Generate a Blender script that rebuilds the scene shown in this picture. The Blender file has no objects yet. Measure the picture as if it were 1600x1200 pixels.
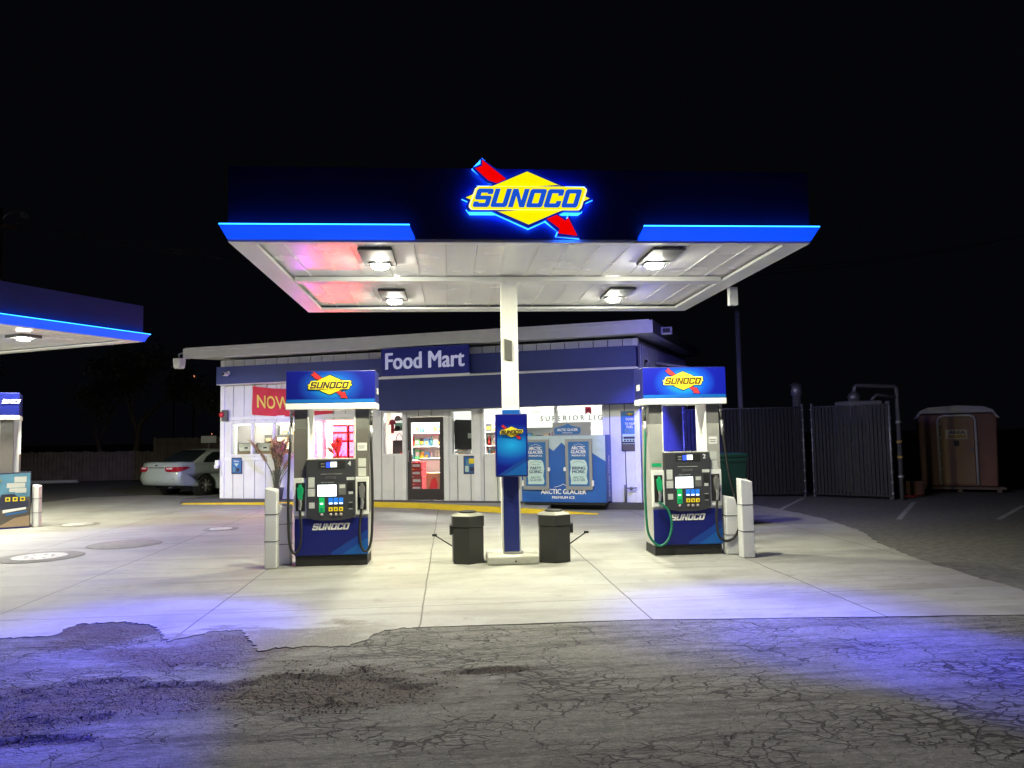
import bpy, bmesh, math, random
import numpy as np
from mathutils import Matrix, Vector
R = math.radians
random.seed(7); RNG = np.random.default_rng(5)
SC = bpy.context.scene
COL = SC.collection

# ---------------------------------------------------------------- camera
EYE = 1.63
YAW, PIT, ROLL = R(4.678), R(3.828), R(1.0)
FW = Vector((math.sin(YAW)*math.cos(PIT), math.cos(YAW)*math.cos(PIT), math.sin(PIT)))
RT = Vector((math.cos(YAW), -math.sin(YAW), 0)); UP = RT.cross(FW)
RT, UP = RT*math.cos(ROLL)-UP*math.sin(ROLL), UP*math.cos(ROLL)+RT*math.sin(ROLL)
cd = bpy.data.cameras.new('camera'); cam = bpy.data.objects.new('camera', cd); COL.objects.link(cam)
cd.sensor_width = 36; cd.lens = 27; cd.clip_end = 900; cd.clip_start = .05
m = Matrix.Identity(4)
for i in range(3):
    m[i][0] = RT[i]; m[i][1] = UP[i]; m[i][2] = -FW[i]
m[2][3] = EYE
cam.matrix_world = m
SC.camera = cam
def ray(px, py): return FW + RT*((px-800)/1200) - UP*((py-600)/1200)
def gz(px, py, z=0.0):
    d = ray(px, py); t = (z-EYE)/d.z
    return Vector((d.x*t, d.y*t, z))
def gy(px, py, Y):
    d = ray(px, py); t = Y/d.y
    return Vector((d.x*t, Y, EYE+d.z*t))

# ---------------------------------------------------------------- world, lights, exposure
w = bpy.data.worlds.new('World'); SC.world = w; w.use_nodes = True
bg = w.node_tree.nodes['Background']; bg.inputs[0].default_value = (.35, .38, .6, 1); bg.inputs[1].default_value = .004
SC.view_settings.view_transform = 'Standard'; SC.view_settings.look = 'None'
SC.view_settings.exposure = 0.0; SC.view_settings.gamma = 1
LAMP_W = 156.0
def area(name, loc, size, power, col, tgt=None, spread=180, sizey=None, disk=False):
    l = bpy.data.lights.new(name, 'AREA'); l.energy = power; l.color = col; l.spread = R(spread)
    l.shape = 'DISK' if disk else ('RECTANGLE' if sizey else 'SQUARE'); l.size = size
    if sizey: l.size_y = sizey
    o = bpy.data.objects.new(name, l); COL.objects.link(o); o.location = loc
    if tgt is not None:
        o.rotation_euler = (Vector(tgt)-Vector(loc)).to_track_quat('-Z', 'Y').to_euler()
    return o
def spot(name, loc, tgt, power, col, angle, blend=.2, rad=.05):
    l = bpy.data.lights.new(name, 'SPOT'); l.energy = power; l.color = col; l.spot_size = R(angle); l.spot_blend = blend
    l.shadow_soft_size = rad
    o = bpy.data.objects.new(name, l); COL.objects.link(o); o.location = loc
    o.rotation_euler = (Vector(tgt)-Vector(loc)).to_track_quat('-Z', 'Y').to_euler()
    return o
LED = (.015, .02, 1)
# beams of the blue light bars (front and back edge of the canopy)
for tx, ty, pw, an in ((-2.75, 7.0, 2100, 52), (-2.5, 5.6, 1150, 32), (-2.35, 4.2, 1300, 28), (-2.25, 3.2, 1200, 25)):
    spot('light_bar_beam', (-1.5, 7.74, 3.7), (tx, ty, 0), pw, LED, an, 1 if an > 50 else .55, .05)
for tx, ty, pw, an in ((2.8, 6.8, 1500, 54), (3.1, 5.9, 950, 32), (3.75, 5.0, 1300, 28), (4.5, 4.2, 1300, 26)):
    spot('light_bar_beam', (2.6, 7.74, 3.7), (tx, ty, 0), pw, LED, an, 1 if an > 50 else .55, .05)
for x, y, tx, ty in ((-1.7, 7.74, -2.6, 6.2), (3.3, 7.74, 4.2, 6.2), (-2.0, 12.8, -4.2, 15), (3.8, 12.8, 5.2, 15), (3.9, 12.8, 5.4, 17.4)):
    spot('light_bar_wash', (x, y, 3.7), (tx, ty, 0), 210 if ty < 10 else 170, (.2, .17, 1), 150, 1, .3)
spot('light_bar_beam', (-1.6, 12.8, 3.7), (-5.2, 19.5, 1.0), 1900, (.32, .28, 1), 36, .6)
spot('light_bar_beam', (3.6, 12.8, 3.7), (4.15, 17.2, 1.0), 900, (.22, .22, 1), 30, .7)
spot('light_bar_beam', (4.0, 12.8, 3.7), (5.1, 18.2, 1.5), 3200, (.05, .06, 1), 27, .5)

# ---------------------------------------------------------------- materials
def mat(name, col, rough=.5, metal=0., emit=None, es=0., var=.06, vs=6., bump=0., bs=40., spec=.5, coat=0., col2=None, dirt=0.):
    M = bpy.data.materials.new(name); M.use_nodes = True; nt = M.node_tree; N = nt.nodes; L = nt.links
    b = N['Principled BSDF']; b.inputs['Roughness'].default_value = rough; b.inputs['Metallic'].default_value = metal
    b.inputs['Specular IOR Level'].default_value = spec; b.inputs['Coat Weight'].default_value = coat
    tc = N.new('ShaderNodeTexCoord')
    n = N.new('ShaderNodeTexNoise'); n.inputs['Scale'].default_value = vs; n.inputs['Detail'].default_value = 5
    L.new(tc.outputs['Object'], n.inputs['Vector'])
    mx = N.new('ShaderNodeMix'); mx.data_type = 'RGBA'
    c = tuple(col)
    mx.inputs[6].default_value = tuple(x*(1-var*1.6) for x in c)+(1,) if col2 is None else tuple(col2)+(1,)
    mx.inputs[7].default_value = tuple(min(1, x*(1+var)) for x in c)+(1,)
    L.new(n.outputs[0], mx.inputs[0]); out = mx.outputs[2]
    if dirt:
        n2 = N.new('ShaderNodeTexNoise'); n2.inputs['Scale'].default_value = 1.7; n2.inputs['Detail'].default_value = 8; n2.inputs['Roughness'].default_value = .7
        L.new(tc.outputs['Object'], n2.inputs['Vector'])
        r = N.new('ShaderNodeMapRange'); r.inputs[1].default_value = .52; r.inputs[2].default_value = .75; r.inputs[4].default_value = dirt
        L.new(n2.outputs[0], r.inputs[0])
        m2 = N.new('ShaderNodeMix'); m2.data_type = 'RGBA'; m2.inputs[7].default_value = (c[0]*.35+.02, c[1]*.33+.018, c[2]*.3+.012, 1)
        L.new(r.outputs[0], m2.inputs[0]); L.new(out, m2.inputs[6]); out = m2.outputs[2]
    L.new(out, b.inputs['Base Color'])
    rr = N.new('ShaderNodeMapRange'); rr.inputs[3].default_value = max(0, rough-.07); rr.inputs[4].default_value = min(1, rough+.1)
    L.new(n.outputs[0], rr.inputs[0]); L.new(rr.outputs[0], b.inputs['Roughness'])
    if emit is not None:
        b.inputs['Emission Color'].default_value = tuple(emit)+(1,); b.inputs['Emission Strength'].default_value = es
    if bump:
        nb = N.new('ShaderNodeTexNoise'); nb.inputs['Scale'].default_value = bs; nb.inputs['Detail'].default_value = 4
        L.new(tc.outputs['Object'], nb.inputs['Vector'])
        bp = N.new('ShaderNodeBump'); bp.inputs['Strength'].default_value = bump; bp.inputs['Distance'].default_value = .01
        L.new(nb.outputs[0], bp.inputs['Height']); L.new(bp.outputs[0], b.inputs['Normal'])
    return M
M = {}
def dm(k, *a, **kw): M[k] = mat(k, *a, **kw)
dm('white_metal', (.82, .82, .79), .35, vs=3, dirt=.15)
dm('white_soffit', (.88, .87, .84), .24, vs=1.5, spec=.9, var=.02, dirt=.06)
dm('white_siding', (.78, .79, .78), .6, vs=3, bump=.15, dirt=.22)
dm('dark_gap', (.05, .05, .06), .8)
dm('navy_fascia', (.012, .016, .10), .42, vs=2)
dm('navy_band', (.035, .055, .24), .5, vs=1.2, var=.2, dirt=.3)
dm('navy_awning', (.028, .04, .16), .75, vs=5, var=.15)
dm('navy_sign', (.012, .02, .26), .45)
dm('sign_letter', (.62, .64, .86), .4, emit=(.6, .62, 1), es=.28)
dm('light_bar', (.02, .12, .8), .3, emit=(.0, .065, 1), es=1.0, var=.02)
dm('light_bar_top', (.1, .4, 1), .3, emit=(.02, .3, 1), es=5)
dm('led_halo', (.1, .3, 1), .3, emit=(.01, .12, 1), es=9)
dm('led_rim', (.1, .3, 1), .3, emit=(.12, .35, 1), es=2.2)
dm('logo_yellow', (.9, .8, .02), .35, emit=(1, .88, .0), es=1.0, var=.01)
dm('logo_cream', (.9, .88, .5), .35, emit=(1, .95, .45), es=1.1, var=.01)
dm('logo_blue', (.01, .08, .5), .35, emit=(.01, .09, .7), es=.9, col2=(.01, .14, .7))
dm('logo_red', (.7, .01, .01), .35, emit=(1, .0, .0), es=.85, var=.01)
dm('logo_edge', (.01, .02, .2), .4, emit=(.0, .02, .45), es=.5)
dm('print_yellow', (.85, .68, .03), .4, var=.03)
dm('print_red', (.55, .02, .03), .4)
dm('print_navy', (.004, .010, .17), .4, var=.03)
dm('print_ink', (.04, .03, .03), .4)
dm('print_white', (.8, .8, .8), .4, var=.02)
dm('print_cyan', (.006, .11, .45), .4, var=.03)
dm('print_cyan_dark', (.006, .055, .33), .4, var=.03)
dm('lit_yellow', (.8, .7, .03), .4, emit=(1, .82, .02), es=.5)
dm('lit_cream', (.8, .75, .3), .4, emit=(1, .95, .3), es=.55)
dm('lit_red', (.6, .03, .03), .4, emit=(.8, .05, .06), es=.4)
dm('lit_ink', (.1, .04, .01), .4, emit=(.1, .03, .0), es=.4)
dm('pump_steel', (.52, .52, .49), .38, metal=.35, vs=12, dirt=.45)
dm('pump_steel_dark', (.16, .16, .16), .5, vs=8)
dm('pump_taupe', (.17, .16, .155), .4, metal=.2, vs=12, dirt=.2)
dm('pump_dark', (.045, .047, .055), .42, vs=14, dirt=.15)
dm('black_plinth', (.02, .02, .022), .6, dirt=.4)
dm('rubber', (.018, .018, .018), .5)
dm('hose_green', (.01, .16, .09), .4)
dm('green_plastic', (.01, .35, .14), .35)
dm('yellow_button', (.8, .6, .02), .35, emit=(1, .7, .0), es=.25)
dm('green_button', (.02, .45, .12), .35, emit=(0, .6, .15), es=.3)
dm('blue_button', (.03, .2, .75), .35, emit=(.0, .2, 1), es=.35)
dm('screen', (.9, .95, 1), .3, emit=(.86, .94, 1), es=2.6)
dm('screen_blue', (.05, .1, .8), .3, emit=(.02, .08, 1), es=.8)
dm('round_button', (.45, .38, .38), .4)
dm('label', (.6, .62, .6), .5, var=.15, vs=60)
dm('bollard_white', (.72, .73, .74), .45, dirt=.5, vs=3)
dm('black_line', (.03, .03, .035), .5)
dm('bin_plastic', (.03, .031, .03), .5, bump=.2, bs=200, dirt=.25)
dm('bin_top', (.20, .20, .18), .45, dirt=.3)
dm('island', (.55, .55, .50), .8, bump=.4, dirt=.5, vs=8)
dm('blue_column', (.008, .018, .17), .45, vs=4)
dm('lens', (1, 1, 1), .3, emit=(1, 1, .84), es=290)
dm('lamp_box', (.10, .10, .10), .6)
dm('yellow_kerb', (.72, .52, .02), .65, bump=.3, dirt=.5, vs=5)
dm('platform', (.075, .075, .085), .85, bump=.4, vs=6, dirt=.4)
dm('sidewalk', (.33, .33, .30), .85, bump=.3, vs=4, dirt=.4)
dm('trim_white', (.84, .85, .85), .5, dirt=.12)
dm('roof_metal', (.28, .29, .30), .5, metal=.3)
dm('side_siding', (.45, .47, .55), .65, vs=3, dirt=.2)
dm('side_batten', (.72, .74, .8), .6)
dm('door_frame', (.035, .028, .03), .45)
dm('wall_inside', (.75, .72, .64), .7, vs=2)
dm('floor_inside', (.45, .42, .38), .4)
dm('steel', (.5, .5, .52), .35, metal=.8)
dm('galv', (.5, .51, .52), .45, metal=.6, dirt=.3)
dm('galv_dim', (.2, .2, .21), .5, metal=.5)
dm('banner_red', (.68, .03, .06), .65, vs=3, var=.15)
dm('banner_yellow', (.9, .68, .12), .6)
dm('strip_white', (1, 1, .95), .3, emit=(1, .97, .86), es=3.5)
dm('warm_glow', (1, .8, .5), .3, emit=(1, .72, .38), es=6)
dm('neon_pink', (1, .2, .5), .3, emit=(1, .003, .03), es=130)
dm('neon_red', (1, .05, .05), .3, emit=(1, .002, .004), es=230)
dm('neon_magenta', (1, .1, 1), .3, emit=(.6, .003, 1), es=130)
dm('screen_pink', (1, .6, .8), .3, emit=(1, .016, .05), es=36)
dm('ice_blue', (.015, .11, .42), .4, vs=2.2, var=.25, col2=(.01, .07, .28), dirt=.2)
dm('ice_pale', (.42, .5, .5), .45, vs=9, var=.3, col2=(.3, .42, .45))
dm('ice_poster', (.02, .13, .36), .4)
dm('ice_card', (.50, .68, .64), .45, var=.04)
dm('ice_ink', (.03, .07, .16), .5)
dm('grey_frame', (.28, .29, .29), .45, metal=.2)
dm('dark_board', (.05, .05, .055), .7, vs=20, var=.2)
dm('light_panel', (1, 1, 1), .4, emit=(1, .97, .88), es=340)
dm('warm_panel', (1, .95, .8), .4, emit=(1, .88, .66), es=100)
dm('car_paint', (.40, .46, .43), .3, metal=.15, coat=.6, var=.02)
dm('car_glass', (.015, .02, .02), .08)
dm('car_black', (.02, .02, .02), .5)
dm('tail_red', (.35, .01, .025), .2, coat=.8)
dm('tail_white', (.75, .6, .6), .2, coat=.8)
dm('chrome', (.7, .72, .7), .18, metal=1)
dm('rim_silver', (.55, .55, .5), .35, metal=.2)
dm('tyre', (.02, .02, .02), .8)
dm('plate', (.65, .66, .64), .4)
dm('wood_fence', (.16, .13, .11), .85, vs=3, var=.5, bump=.5, bs=14)
dm('slat', (.014, .014, .015), .6, vs=7, var=.4, dirt=.2)
dm('toilet_shell', (.26, .14, .08), .55, vs=2.5, var=.4, col2=(.2, .09, .09))
dm('toilet_door', (.30, .23, .12), .55, vs=1.6, var=.4, col2=(.26, .12, .09))
dm('toilet_roof', (.62, .62, .63), .5)
dm('toilet_sign', (.6, .58, .42), .5)
dm('ochre', (.45, .3, .08), .6)
dm('pallet', (.20, .15, .12), .85)
dm('cart_green', (.006, .035, .035), .45, vs=6)
dm('tank_white', (.5, .5, .48), .5, dirt=.3)
dm('bark', (.09, .065, .055), .9, bump=.6, bs=20)
dm('pole_wood', (.13, .06, .05), .9, bump=.5, bs=20)
dm('leaf_dark', (.07, .09, .045), .7, vs=1, var=.5)
dm('plume', (.62, .42, .18), .8, vs=9, var=.35)
dm('plume_pink', (.5, .26, .2), .8, vs=9, var=.35)
dm('stem', (.12, .13, .06), .7)
dm('pot', (.1, .1, .1), .6)
dm('iron', (.20, .20, .2), .55, metal=.4, bump=.6, bs=60)
dm('iron_light', (.55, .55, .53), .5, bump=.6, bs=60, vs=20, var=.4)
dm('tar', (.24, .235, .22), .85, vs=9, var=.3, dirt=.4)
dm('line_paint', (.42, .42, .4), .8, vs=9, var=.6, dirt=.8)
dm('poster_dark', (.03, .035, .07), .45)
dm('poster_blue', (.03, .15, .42), .45)
dm('poster_sky', (.12, .30, .45), .5, vs=3, var=.4)
dm('poster_road', (.10, .09, .08), .6)
dm('poster_tan', (.35, .25, .16), .6)
dm('red_cloth', (.45, .03, .04), .7)
dm('black_cloth', (.02, .02, .02), .85)
dm('grey_cloth', (.10, .085, .09), .85)
dm('mint', (.25, .6, .42), .7)
dm('maroon', (.25, .02, .05), .7)
dm('cardboard', (.42, .30, .17), .8)
dm('orange_tag', (.9, .15, .03), .5)
dm('stone', (.16, .13, .11), .85, vs=30, var=.5, col2=(.05, .04, .035))
PROD = []
for i, c in enumerate([(.6, .05, .05), (.8, .6, .1), (.1, .3, .6), (.7, .7, .65), (.1, .4, .15), (.75, .35, .08), (.3, .1, .3), (.6, .5, .35), (.05, .05, .06), (.15, .5, .6)]):
    dm('product_%d' % i, c, .5, var=.35, vs=30); PROD.append('product_%d' % i)

def glass_mat():
    G = bpy.data.materials.new('window_glass'); G.use_nodes = True; nt = G.node_tree; nt.nodes.clear()
    o = nt.nodes.new('ShaderNodeOutputMaterial'); t = nt.nodes.new('ShaderNodeBsdfTransparent'); g = nt.nodes.new('ShaderNodeBsdfGlossy')
    g.inputs['Roughness'].default_value = .02; t.inputs[0].default_value = (.93, .95, .94, 1)
    f = nt.nodes.new('ShaderNodeFresnel'); f.inputs[0].default_value = 1.45
    x = nt.nodes.new('ShaderNodeMixShader'); nt.links.new(f.outputs[0], x.inputs[0]); nt.links.new(t.outputs[0], x.inputs[1]); nt.links.new(g.outputs[0], x.inputs[2])
    nt.links.new(x.outputs[0], o.inputs[0]); return G
M['glass'] = glass_mat()
def header_mat(name, lit):
    # printed sign panel: deep blue with a lighter cyan burst printed behind the logo; backlit when lit
    G = bpy.data.materials.new(name); G.use_nodes = True; nt = G.node_tree; N = nt.nodes; L = nt.links; b = N['Principled BSDF']
    tc = N.new('ShaderNodeTexCoord'); mp = N.new('ShaderNodeMapping'); mp.inputs['Scale'].default_value = (2.3, 0, 3.6)
    L.new(tc.outputs['Object'], mp.inputs[0]); gr = N.new('ShaderNodeTexGradient'); gr.gradient_type = 'SPHERICAL'; L.new(mp.outputs[0], gr.inputs[0])
    cr = N.new('ShaderNodeValToRGB'); cr.color_ramp.elements[0].color = (.003, .006, .17, 1); cr.color_ramp.elements[1].color = (.01, .28, .6, 1)
    e = cr.color_ramp.elements.new(.35); e.color = (.004, .045, .32, 1)
    L.new(gr.outputs[0], cr.inputs[0]); L.new(cr.outputs[0], b.inputs['Base Color']); L.new(cr.outputs[0], b.inputs['Emission Color'])
    b.inputs['Emission Strength'].default_value = lit; b.inputs['Roughness'].default_value = .35
    return G
M['header_lit'] = header_mat('header_panel_lit', 1.5); M['header_dim'] = header_mat('header_panel_dim', .12)
M['box_panel'] = header_mat('column_box_panel', .3)

# ---------------------------------------------------------------- mesh helpers
class MB:
    def __init__(s): s.v = []; s.f = []; s.m = []; s.mats = []; s.xf = None; s.sm = []
    def mi(s, k):
        if k not in s.mats: s.mats.append(k)
        return s.mats.index(k)
    def add(s, vs, fs, k, smooth=False):
        o = len(s.v)
        for p in vs:
            p = Vector(p)
            if s.xf is not None: p = s.xf @ p
            s.v.append(tuple(p))
        i = s.mi(k)
        for f in fs: s.f.append(tuple(a+o for a in f)); s.m.append(i); s.sm.append(smooth)
        return s
    def box(s, x0, x1, y0, y1, z0, z1, k):
        return s.add([(x0, y0, z0), (x1, y0, z0), (x1, y1, z0), (x0, y1, z0), (x0, y0, z1), (x1, y0, z1), (x1, y1, z1), (x0, y1, z1)],
                     [(0, 3, 2, 1), (4, 5, 6, 7), (0, 1, 5, 4), (1, 2, 6, 5), (2, 3, 7, 6), (3, 0, 4, 7)], k)
    def prism(s, pts, y0, y1, k):          # polygon in x,z (counter clockwise seen from -y) extruded y0..y1
        n = len(pts)
        vs = [(a, y0, b) for a, b in pts]+[(a, y1, b) for a, b in pts]
        fs = [tuple(range(n)), tuple(range(2*n-1, n-1, -1))]+[(i, i+n, (i+1) % n+n, (i+1) % n) for i in range(n)]
        return s.add(vs, fs, k)
    def zprism(s, pts, z0, z1, k):
        n = len(pts)
        vs = [(a, b, z0) for a, b in pts]+[(a, b, z1) for a, b in pts]
        fs = [tuple(range(n-1, -1, -1)), tuple(range(n, 2*n))]+[(i, (i+1) % n, (i+1) % n+n, i+n) for i in range(n)]
        return s.add(vs, fs, k)
    def tube(s, pts, r, k, n=10, cap=True):
        pts = [Vector(p) for p in pts]; rs = r if isinstance(r, (list, tuple)) else [r]*len(pts)
        vs = []; fs = []; ref = None
        for i, p in enumerate(pts):
            t = (pts[min(i+1, len(pts)-1)]-pts[max(i-1, 0)])
            if t.length < 1e-9: t = Vector((0, 0, 1))
            t.normalize()
            if ref is None: ref = Vector((1, 0, 0)) if abs(t.x) < .9 else Vector((0, 1, 0))
            a = (ref-t*ref.dot(t)).normalized(); ref = a; b = t.cross(a)
            for j in range(n):
                an = 2*math.pi*j/n; vs.append(p+(a*math.cos(an)+b*math.sin(an))*rs[i])
        for i in range(len(pts)-1):
            for j in range(n): fs.append((i*n+j, i*n+(j+1) % n, (i+1)*n+(j+1) % n, (i+1)*n+j))
        if cap: fs += [tuple(range(n-1, -1, -1)), tuple((len(pts)-1)*n+j for j in range(n))]
        return s.add(vs, fs, k, True)
    def lathe(s, prof, c, k, n=24, axis='z'):
        vs = []; fs = []
        for r, h in prof:
            for j in range(n):
                a = 2*math.pi*j/n
                q = (r*math.cos(a), r*math.sin(a), h) if axis == 'z' else ((r*math.cos(a), h, r*math.sin(a)) if axis == 'y' else (h, r*math.cos(a), r*math.sin(a)))
                vs.append((c[0]+q[0], c[1]+q[1], c[2]+q[2]))
        for i in range(len(prof)-1):
            for j in range(n): fs.append((i*n+j, i*n+(j+1) % n, (i+1)*n+(j+1) % n, (i+1)*n+j))
        fs += [tuple(range(n-1, -1, -1)), tuple((len(prof)-1)*n+j for j in range(n))]
        return s.add(vs, fs, k, True)
    def text(s, body, cx, cz, h, y, k, bold=.0, fit=None, shear=0., ext=.0):
        vs, fs, (x0, x1, y0, y1) = textgeo(body, 0)
        bold *= 1.1
        sc = h/(y1-y0); sx = sc if fit is None else fit/(x1-x0+2*bold)
        for i, (dx, dz) in enumerate([(0, 0)] if bold < .005 else [(-1, -.6), (-.35, .6), (.35, -.6), (1, .6)]):
            q = [((a+dx*bold-(x0+x1)/2)*sx+cx, y-.0004*i, (b+dz*bold*.5-(y0+y1)/2)*sc+cz) for a, b in vs]
            s.add(q, fs, k)
        return s
    def build(s, name, parent=None, loc=(0, 0, 0), rot=0, bevel=0., seg=2, recalc=True):
        me = bpy.data.meshes.new(name); me.from_pydata(s.v, [], s.f)
        for k in s.mats: me.materials.append(M[k])
        me.polygons.foreach_set('material_index', s.m); me.polygons.foreach_set('use_smooth', s.sm)
        if recalc and len(s.f) < 60000:
            bm = bmesh.new(); bm.from_mesh(me); bmesh.ops.recalc_face_normals(bm, faces=bm.faces); bm.to_mesh(me); bm.free()
        me.update()
        o = bpy.data.objects.new(name, me); COL.objects.link(o); o.location = loc; o.rotation_euler = (0, 0, rot)
        if parent is not None: o.parent = parent
        if bevel:
            b = o.modifiers.new('bevel', 'BEVEL'); b.width = bevel; b.segments = seg; b.limit_method = 'ANGLE'; b.angle_limit = R(40)
        return o
_tc = {}
def textgeo(body, bold):
    key = (body, bold)
    if key in _tc: return _tc[key]
    cu = bpy.data.curves.new('text', 'FONT'); cu.body = body; cu.offset = bold; cu.resolution_u = 3; cu.fill_mode = 'BOTH'
    cu.space_line = .85; cu.align_x = 'CENTER'
    ob = bpy.data.objects.new('text', cu)
    me = bpy.data.meshes.new_from_object(ob)
    vs = [(v.co.x, v.co.y) for v in me.vertices]; fs = [tuple(p.vertices) for p in me.polygons]
    xs = [a for a, b in vs]; ys = [b for a, b in vs]
    bpy.data.objects.remove(ob); bpy.data.curves.remove(cu); bpy.data.meshes.remove(me)
    _tc[key] = (vs, fs, (min(xs), max(xs), min(ys), max(ys))); return _tc[key]
def smooth_path(pts, n=8):
    P = [Vector(p) for p in pts]; P = [P[0]*2-P[1]]+P+[P[-1]*2-P[-2]]; out = []
    for i in range(1, len(P)-2):
        for j in range(n):
            t = j/n; a, b, c, d = P[i-1:i+3]
            out.append(.5*((2*b)+(c-a)*t+(2*a-5*b+4*c-d)*t*t+(3*b-a-3*c+d)*t**3))
    out.append(P[-2]); return out
def thing(name, label, cat, loc=(0, 0, 0), rot=0, group=None):
    o = bpy.data.objects.new(name, None); COL.objects.link(o); o.location = loc; o.rotation_euler = (0, 0, rot); o.empty_display_size = .2
    return tag(o, label, cat, group)
def tag(o, label, cat, group=None):
    o['label'] = label; o['category'] = cat
    if group: o['group'] = group
    return o
def struct(o): o['kind'] = 'structure'; return o
def copy_tree(o, parent=None):
    c = o.copy(); COL.objects.link(c); c.parent = parent
    for ch in list(o.children): copy_tree(ch, c)
    return c

# ---- wordmark built from slanted block letters (unit box per letter)
def letters(mb, word, x0, x1, z0, z1, y, k, shear=.32, gap=.07):
    s, h, c = .31, .23, .09
    def Ls(a, b, cb=True, ct=True):
        return [(c if cb else 0, a), (s, a), (s, b), (c if ct else 0, b)]+([(0, b-c)] if ct else [])+([(0, a+c)] if cb else [])
    def mir(p): return [(1-a, b) for a, b in reversed(p)]
    top = [(s, 1-h), (1-s, 1-h), (1-s, 1), (s, 1)]; bot = [(s, 0), (1-s, 0), (1-s, h), (s, h)]
    G = {'O': [Ls(0, 1), mir(Ls(0, 1)), top, bot],
         'U': [Ls(0, 1, True, False), mir(Ls(0, 1, True, False)), bot],
         'C': [Ls(0, 1), top, bot, mir(Ls(.64, 1, False, True)), mir(Ls(0, .36, True, False))],
         'N': [Ls(0, 1, False, False), mir(Ls(0, 1, False, False)), [(s, 1), (s, .62), (1-s, 0), (1-s, .38)]],
         'S': [Ls(.40, 1, True, True), top, bot, mir(Ls(.70, 1, False, True)), mir(Ls(0, .62, True, True)), Ls(0, .30, True, False), [(s, .40), (1-s, .40), (1-s, .62), (s, .62)]]}
    n = len(word); st = (x1-x0-shear*(z1-z0))/n; wd = st*(1-gap)
    for i, ch in enumerate(word):
        for p in G[ch]:
            q = [(x0+i*st+a*wd+shear*b*(z1-z0), y, z0+b*(z1-z0)) for a, b in p]
            mb.add(q, [tuple(range(len(q)))], k)
def logo(mb, cx, cz, W, y, ks, halo=None, thick=.0):
    """diamond, banner, arrow; ks = yellow, cream, letter, red, edge; layers step towards -y"""
    yel, cre, blu, red, edg = ks; u = W/1232.
    P = lambda pts: [(cx+(a-795)*u, cz-(b-512)*u) for a, b in pts]
    tail = [(275, 215), (345, 190), (345, 130), (480, 240), (580, 320), (490, 365), (400, 335)]
    head = [(975, 720), (1080, 680), (1165, 740), (1190, 700), (1280, 890), (1085, 865), (1105, 820)]
    dia = [(790, 245), (1412, 512), (795, 780), (178, 512)]
    ban = [(300, 398), (1358, 398), (1384, 420), (1384, 440), (1325, 612), (1300, 636), (226, 636), (206, 610), (206, 590), (270, 425)]
    def grow(pts, d):
        mx = sum(a for a, b in pts)/len(pts); my = sum(b for a, b in pts)/len(pts); o = []
        for a, b in pts:
            l = math.hypot(a-mx, b-my); o.append((a+(a-mx)/l*d, b+(b-my)/l*d))
        return o
    st = max(.0022, thick*.08)
    for pts in (tail, head, dia, ban):
        g = P(grow(pts, 26)) if pts is not dia else P([(a+(34 if a > 1000 else -34 if a < 400 else 0), b+(26 if b > 600 else -26 if b < 400 else 0)) for a, b in dia])
        mb.prism(g[::-1], y, y+thick+.002, edg) if thick else mb.add([(a, y, b) for a, b in g], [tuple(range(len(g)))], edg)
    def flat(pts, lay, k):
        q = P(pts); mb.add([(a, y-st*lay, b) for a, b in q], [tuple(range(len(q)))], k)
    flat(tail, 1, red); flat(head, 1, red); flat(dia, 2, yel)
    flat([(850, 398), (1090, 380), (1150, 398)], 3, edg); flat([(740, 636), (510, 652), (440, 636)], 3, edg)
    flat(ban, 4, cre); flat(grow(ban, -18), 5, yel)
    q = P([(238, 612), (1352, 426)])
    letters(mb, 'SUNOCO', q[0][0], q[1][0], q[0][1], q[1][1], y-st*6, blu)

def quad_noise(x, y, s, seed=0):
    """smooth value noise on arrays"""
    r = np.random.default_rng(seed); T = r.random((64, 64))
    X = x*s; Y = y*s; xi = np.floor(X).astype(int); yi = np.floor(Y).astype(int); fx = X-xi; fy = Y-yi
    fx = fx*fx*(3-2*fx); fy = fy*fy*(3-2*fy)
    g = lambda a, b: T[a % 64, b % 64]
    return (g(xi, yi)*(1-fx)+g(xi+1, yi)*fx)*(1-fy)+(g(xi, yi+1)*(1-fx)+g(xi+1, yi+1)*fx)*fy
def fbm(x, y, s, seed=0, o=4):
    t = 0; a = .5; 
    for i in range(o): t = t+a*quad_noise(x, y, s*2**i, seed+i); a *= .5
    return t

# ================================================================= SETTING
# ---- ground: one sheet, dense where the broken road runs in front of the forecourt
def ell(X, Y, px0, py0, px1, py1):
    a = gz(px0, (py0+py1)/2); b = gz(px1, (py0+py1)/2); c = gz((px0+px1)/2, py0); d = gz((px0+px1)/2, py1)
    cx, cy = (a.x+b.x)/2, (c.y+d.y)/2; rx, ry = abs(b.x-a.x)/2, abs(c.y-d.y)/2
    return np.sqrt(((X-cx)/rx)**2+((Y-cy)/ry)**2)
xs = np.concatenate([[-500, -200, -90, -40, -20, -12, -8], np.arange(-6, 7.01, .025), [9, 14, 22, 45, 100, 250, 500]])
ys = np.concatenate([[-60, -20, -6, 0, 1.5], np.arange(2.6, 7.6, .025), [8.5, 10, 13, 18, 25, 35, 60, 120, 300, 600]])
X, Y = np.meshgrid(xs, ys); Z = np.zeros_like(X)
hole = np.full_like(X, 9.)
for e in [(10, 1068, 380, 1118), (340, 1040, 668, 1112), (80, 968, 260, 1010), (270, 985, 420, 1040), (-60, 1115, 60, 1150), (110, 1010, 330, 1030), (640, 1040, 860, 1056), (-80, 1150, 180, 1165)]:
    w_ = 1.0 if e[3]-e[1] > 25 else 1.5
    hole = np.minimum(hole, ell(X, Y, *e)*w_)
n1 = fbm(X*.55, Y, 3.2, 3)-.47; n2 = fbm(X*.8, Y, 14, 9)-.47
hd = hole+n1*2.1+n2*.6
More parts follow.
